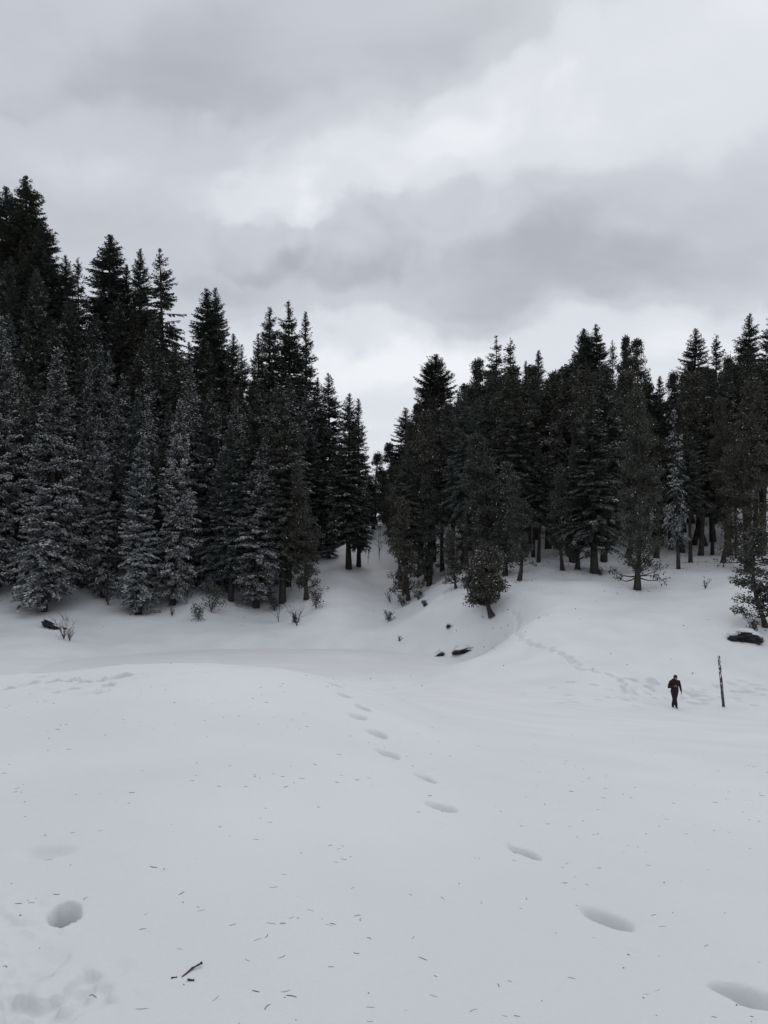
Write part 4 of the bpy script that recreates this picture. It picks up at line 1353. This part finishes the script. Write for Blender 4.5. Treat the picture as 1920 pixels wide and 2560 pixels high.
# ------------------------------------------------------------------ the walker
def build_person():
    p = hit(1688, 1769, 30, 55)
    root = bpy.data.objects.new('person', None)
    COL.objects.link(root)
    root.location = p - Vector((0, 0, 0.015))
    S = 1.77 / 1.76
    root.scale = (S, S, S)

    def ball(g, c, r, n=10):
        c, r = np.array(c, float), np.array(r if hasattr(r, '__len__') else (r, r, r), float)
        th = np.linspace(0, math.pi, n)
        ph = np.arange(2 * n) / (2 * n) * 2 * math.pi
        v = np.stack([np.sin(th)[:, None] * np.cos(ph), np.sin(th)[:, None] * np.sin(ph), np.cos(th)[:, None] * np.ones_like(ph)], -1).reshape(-1, 3)
        m = 2 * n
        q = [(i * m + j, i * m + (j + 1) % m, (i + 1) * m + (j + 1) % m, (i + 1) * m + j) for i in range(n - 1) for j in range(m)]
        g.add(c + v * r, np.array(q)[:, ::-1])

    def limb(g, pts, radii):
        pts = np.array(pts, float)
        for i in range(len(pts) - 1):
            n = 9
            for t in np.linspace(0, 1, n):
                ball(g, pts[i] * (1 - t) + pts[i + 1] * t, radii[i] * (1 - t) + radii[i + 1] * t, 6)

    def part(name, g, mat, voxel=0.014, parent=root, smooth=3):
        me = g.mesh(name, [mat], True)
        o = obj(name, me, parent)
        r = o.modifiers.new('remesh', 'REMESH')
        r.mode = 'VOXEL'
        r.voxel_size = voxel
        r.use_smooth_shade = True
        sm = o.modifiers.new('smooth', 'SMOOTH')
        sm.iterations = smooth
        return o
    # joints: x to the viewer's right, y away from the viewer
    neck, head = (0.03, -0.01, 1.47), (0.045, -0.05, 1.62)
    rs, re, rw = (-0.20, 0.0, 1.40), (-0.31, 0.02, 1.10), (-0.09, -0.23, 1.17)
    ls, le, lw = (0.23, 0.0, 1.40), (0.315, 0.03, 1.11), (0.345, -0.03, 0.87)
    rh, rk, ra = (-0.11, 0, 0.90), (-0.055, -0.02, 0.49), (-0.075, 0.13, 0.10)
    lh, lk, la = (0.10, 0, 0.90), (0.0, -0.07, 0.49), (0.03, -0.10, 0.10)
    b = Geo()
    limb(b, [(0, 0, 0.92), (0.0, 0, 1.12), (0.01, 0, 1.34), neck], [0.14, 0.13, 0.14, 0.06])
    limb(b, [neck, (0.04, -0.03, 1.54)], [0.058, 0.06])
    ball(b, head, (0.084, 0.105, 0.12))
    ball(b, (0.045, -0.085, 1.575), (0.055, 0.06, 0.055))      # jaw
    ball(b, (0.045, -0.155, 1.605), (0.014, 0.022, 0.024), 6)   # nose
    for sx in (-1, 1):
        ball(b, (0.045 + sx * 0.08, -0.045, 1.61), (0.012, 0.022, 0.032), 6)
    limb(b, [(0.01, 0, 1.36), rs, re, rw], [0.09, 0.062, 0.045, 0.033])
    limb(b, [(0.01, 0, 1.36), ls, le, lw], [0.09, 0.062, 0.045, 0.033])
    limb(b, [(0, 0, 0.92), rh, rk, ra], [0.12, 0.088, 0.062, 0.045])
    limb(b, [(0, 0, 0.92), lh, lk, la], [0.12, 0.088, 0.062, 0.045])
    # hands: palm, four fingers and a thumb leaving its side
    ball(b, (-0.045, -0.25, 1.19), (0.048, 0.022, 0.040), 7)
    for k in range(4):
        z = 1.215 - k * 0.019
        limb(b, [(-0.01, -0.255, z), (0.03, -0.268, z), (0.045, -0.245, z - 0.004)], [0.011, 0.010, 0.009])
    limb(b, [(-0.06, -0.25, 1.215), (-0.035, -0.262, 1.25), (-0.01, -0.268, 1.262)], [0.014, 0.012, 0.010])
    ball(b, (0.345, -0.04, 0.81), (0.026, 0.042, 0.050), 7)
    for k in range(4):
        y = -0.072 + k * 0.021
        L = (0.072, 0.085, 0.08, 0.062)[k]
        limb(b, [(0.345, y, 0.775), (0.34, y, 0.775 - L * 0.6), (0.325, y, 0.775 - L)], [0.011, 0.010, 0.009])
    limb(b, [(0.34, -0.075, 0.83), (0.33, -0.10, 0.79), (0.325, -0.105, 0.765)], [0.014, 0.012, 0.010])
    part('body', b, M_SKIN, 0.009, smooth=2)
    j = Geo()
    limb(j, [(-0.01, 0, 0.88), (-0.01, 0, 1.05), (0.0, 0, 1.22), (0.01, 0, 1.36)], [0.185, 0.185, 0.19, 0.165])
    limb(j, [(-0.06, 0, 0.90), (-0.06, 0, 1.3)], [0.155, 0.15])
    limb(j, [(0.06, 0, 0.90), (0.06, 0, 1.3)], [0.155, 0.15])
    limb(j, [(0.02, 0, 1.36), rs, re, (-0.13, -0.19, 1.16)], [0.13, 0.086, 0.070, 0.050])
    limb(j, [(0.02, 0, 1.36), ls, le, (0.342, -0.02, 0.90)], [0.13, 0.086, 0.068, 0.050])
    limb(j, [(0.02, 0.01, 1.42), (0.035, 0.0, 1.49)], [0.115, 0.085])
    part('jacket', j, M_JACKET, 0.016)
    y = Geo()      # black shell over shoulders and upper arms, hood lying behind the neck
    limb(y, [(-0.04, 0.02, 1.405), (-0.195, 0.02, 1.39), (-0.285, 0.03, 1.20)], [0.110, 0.088, 0.071])
    limb(y, [(0.08, 0.02, 1.405), (0.232, 0.02, 1.39), (0.29, 0.04, 1.22)], [0.110, 0.088, 0.069])
    limb(y, [(-0.10, 0.05, 1.50), (0.0, 0.09, 1.49), (0.09, 0.06, 1.48)], [0.05, 0.075, 0.05])
    part('shoulder_shell', y, M_BLACK, 0.016)
    tr = Geo()
    limb(tr, [(0, 0, 0.90), rh, rk, (-0.072, 0.12, 0.14)], [0.16, 0.125, 0.095, 0.084])
    limb(tr, [(0, 0, 0.90), lh, lk, (0.028, -0.095, 0.14)], [0.155, 0.118, 0.086, 0.080])
    part('trousers', tr, M_TROUSERS, 0.016)
    for x, yy in ((-0.08, 0.10), (0.035, -0.13)):
        bo = Geo()
        limb(bo, [(x, yy + 0.05, 0.14), (x, yy + 0.03, 0.05)], [0.062, 0.056])
        limb(bo, [(x, yy + 0.05, 0.045), (x, yy - 0.10, 0.04)], [0.052, 0.042])
        part('boot', bo, M_BLACK, 0.014)
    h = Geo()
    ball(h, (0.045, -0.035, 1.672), (0.106, 0.122, 0.098))
    ball(h, (0.045, -0.01, 1.61), (0.106, 0.10, 0.13))
    limb(h, [(0.045, -0.12, 1.675), (0.045, -0.15, 1.668)], [0.05, 0.03])
    part('hat', h, M_BLACK, 0.012, smooth=2)
    for sx in (-1, 1):
        e = Geo()
        ball(e, (0.045 + sx * 0.028, -0.146, 1.628), 0.009, 5)
        obj('eye', e.mesh('eye', [M_BLACK], True), root)
    m = Geo()
    limb(m, [(0.025, -0.145, 1.555), (0.045, -0.15, 1.553), (0.065, -0.145, 1.555)], [0.006, 0.007, 0.006])
    obj('mouth', m.mesh('mouth', [M_LIP], True), root)
    tag(root, 'person in dark red jacket and black trousers walking, one hand at chest', 'person')


M_SKIN = plain_material('skin', (0.17, 0.11, 0.09), (0.22, 0.145, 0.115), 12, 0.6)
M_LIP = plain_material('lips', (0.16, 0.06, 0.055), (0.18, 0.07, 0.06), 12, 0.6)
M_JACKET = plain_material('jacket_cloth', (0.020, 0.008, 0.010), (0.030, 0.010, 0.013), 7, 0.8, 0.01)
M_BLACK = plain_material('black_cloth', (0.012, 0.012, 0.015), (0.022, 0.022, 0.026), 7, 0.8, 0.01)
M_TROUSERS = plain_material('trouser_cloth', (0.010, 0.012, 0.017), (0.019, 0.021, 0.027), 7, 0.85, 0.01)
build_person()


# ------------------------------------------------------------------ twigs and litter
def total_height(x, y):
    x, y = np.atleast_1d(np.asarray(x, float)), np.atleast_1d(np.asarray(y, float))
    return ground_z(x, y) + marks_height(x, y)


def stick(px_pts, rad, label, lift, knots=()):
    pts = []
    for (px, py), l in zip(px_pts, lift):
        q = hit(px, py, 2.0, 5)
        pts.append((q.x, q.y, float(total_height(q.x, q.y)[0]) + l))
    pts = np.array(pts)
    t = np.linspace(0, len(pts) - 1, 4 * len(pts))
    P = np.stack([np.interp(t, np.arange(len(pts)), pts[:, k]) for k in range(3)], 1)
    rng = np.random.default_rng(int(px_pts[0][0]))
    P += rng.standard_normal(P.shape) * rad * 0.18
    g = Geo()
    rr = np.full(len(P), rad) * (1 + 0.15 * rng.standard_normal(len(P)))
    for k in knots:
        rr[min(int(k * len(P)), len(P) - 1)] *= 1.7
    g.tube(P, rr, 6)
    o = obj('twig', g.mesh('twig', [M_TWIG], True))
    tag(o, label, 'twig', 'broken dark twigs on the near snow')


stick([(455, 2442), (480, 2424), (505, 2415)], 0.0031, 'longest dark twig on the near snow, bent with a knobbly end', (0.0, 0.006, 0.012), (0.97, 0.5))
stick([(428, 2445), (443, 2443)], 0.0031, 'short dark twig end just left of the longest twig', (0.002, 0.0), (0.1,))
stick([(470, 2451), (485, 2451)], 0.0035, 'short knobbed dark twig just below the longest twig', (0.003, 0.003), (0.0, 0.97))


def litter():
    rng = np.random.default_rng(31)
    centres = []
    g = Geo()
    for i in range(700):
        a = rng.uniform(-0.62, 0.62)
        r = math.exp(rng.uniform(math.log(2.3), math.log(15)))
        if i % 2 and i > 40:      # most bits lie near others
            ca, cr_ = centres[rng.integers(len(centres))]
            a, r = ca + rng.normal(0, .05), cr_ * math.exp(rng.normal(0, .09))
        else:
            centres.append((a, r))
        r = min(max(r, 2.2), 16)
        x, y = math.sin(a) * r, math.cos(a) * r
        th = rng.normal(0.15, 0.7) if rng.random() < 0.75 else rng.uniform(0, 3.14)
        L = rng.uniform(0.014, 0.058) * (0.75 + 0.02 * r)
        w = rng.uniform(0.0010, 0.0017) * (0.85 + 0.07 * r)
        bend = rng.normal(0, 0.4)
        if rng.random() < 0.25:      # bud scales and crumbs
            L, w = rng.uniform(0.004, 0.010) * (0.7 + 0.06 * r), w * 1.7
        s = np.linspace(-0.5, 0.5, 4)
        ang = th + bend * s
        px = x + np.cos(ang) * L * s
        py = y + np.sin(ang) * L * s
        if abs(float(marks_height(np.array([x]), np.array([y]))[0])) > 0.012:
            continue
        pz = total_height(px, py) + w * rng.uniform(-0.5, 0.8)
        g.tube(np.stack([px, py, pz], 1), [w * .7, w, w, w * .5], 4)
    o = obj('needle_litter', g.mesh('needle_litter', [M_LITTER]))
    tag(o, 'scattered fallen needles and bark crumbs on the near snow', 'litter', None, 'stuff')
    g = Geo()
    front = [t for t in TREES if t[1] < 112]
    for i in range(2600):
        tx, ty, rad, h = front[rng.integers(len(front))]
        a, r = rng.uniform(0, 6.28), abs(rng.normal(0, 1)) * rad * 0.9 + 0.3
        x, y = tx + math.cos(a) * r, ty + math.sin(a) * r - 0.8
        L, w = rng.uniform(0.04, 0.22), rng.uniform(0.010, 0.030)
        th = rng.uniform(0, 3.14)
        s = np.linspace(-0.5, 0.5, 3)
        px, py = x + np.cos(th + .4 * s) * L * s, y + np.sin(th + .4 * s) * L * s
        g.tube(np.stack([px, py, ground_z(px, py) + 0.01], 1), [w * .7, w, w * .5], 4)
    for i in range(45):
        x, y = rng.uniform(-2, 30), rng.uniform(50, 82)
        w = rng.uniform(0.015, 0.04)
        g.tube(np.stack([x + np.array([-1, 0, 1]) * w * 1.3, np.full(3, y), ground_z(np.full(3, x), np.full(3, y)) + 0.02], 1), [w * .5, w, w * .5], 5)
    o = obj('forest_litter', g.mesh('forest_litter', [M_BARK]))
    tag(o, 'dark bark and twig crumbs strewn on the snow below the trees', 'litter', None, 'stuff')


litter()
build_ground()
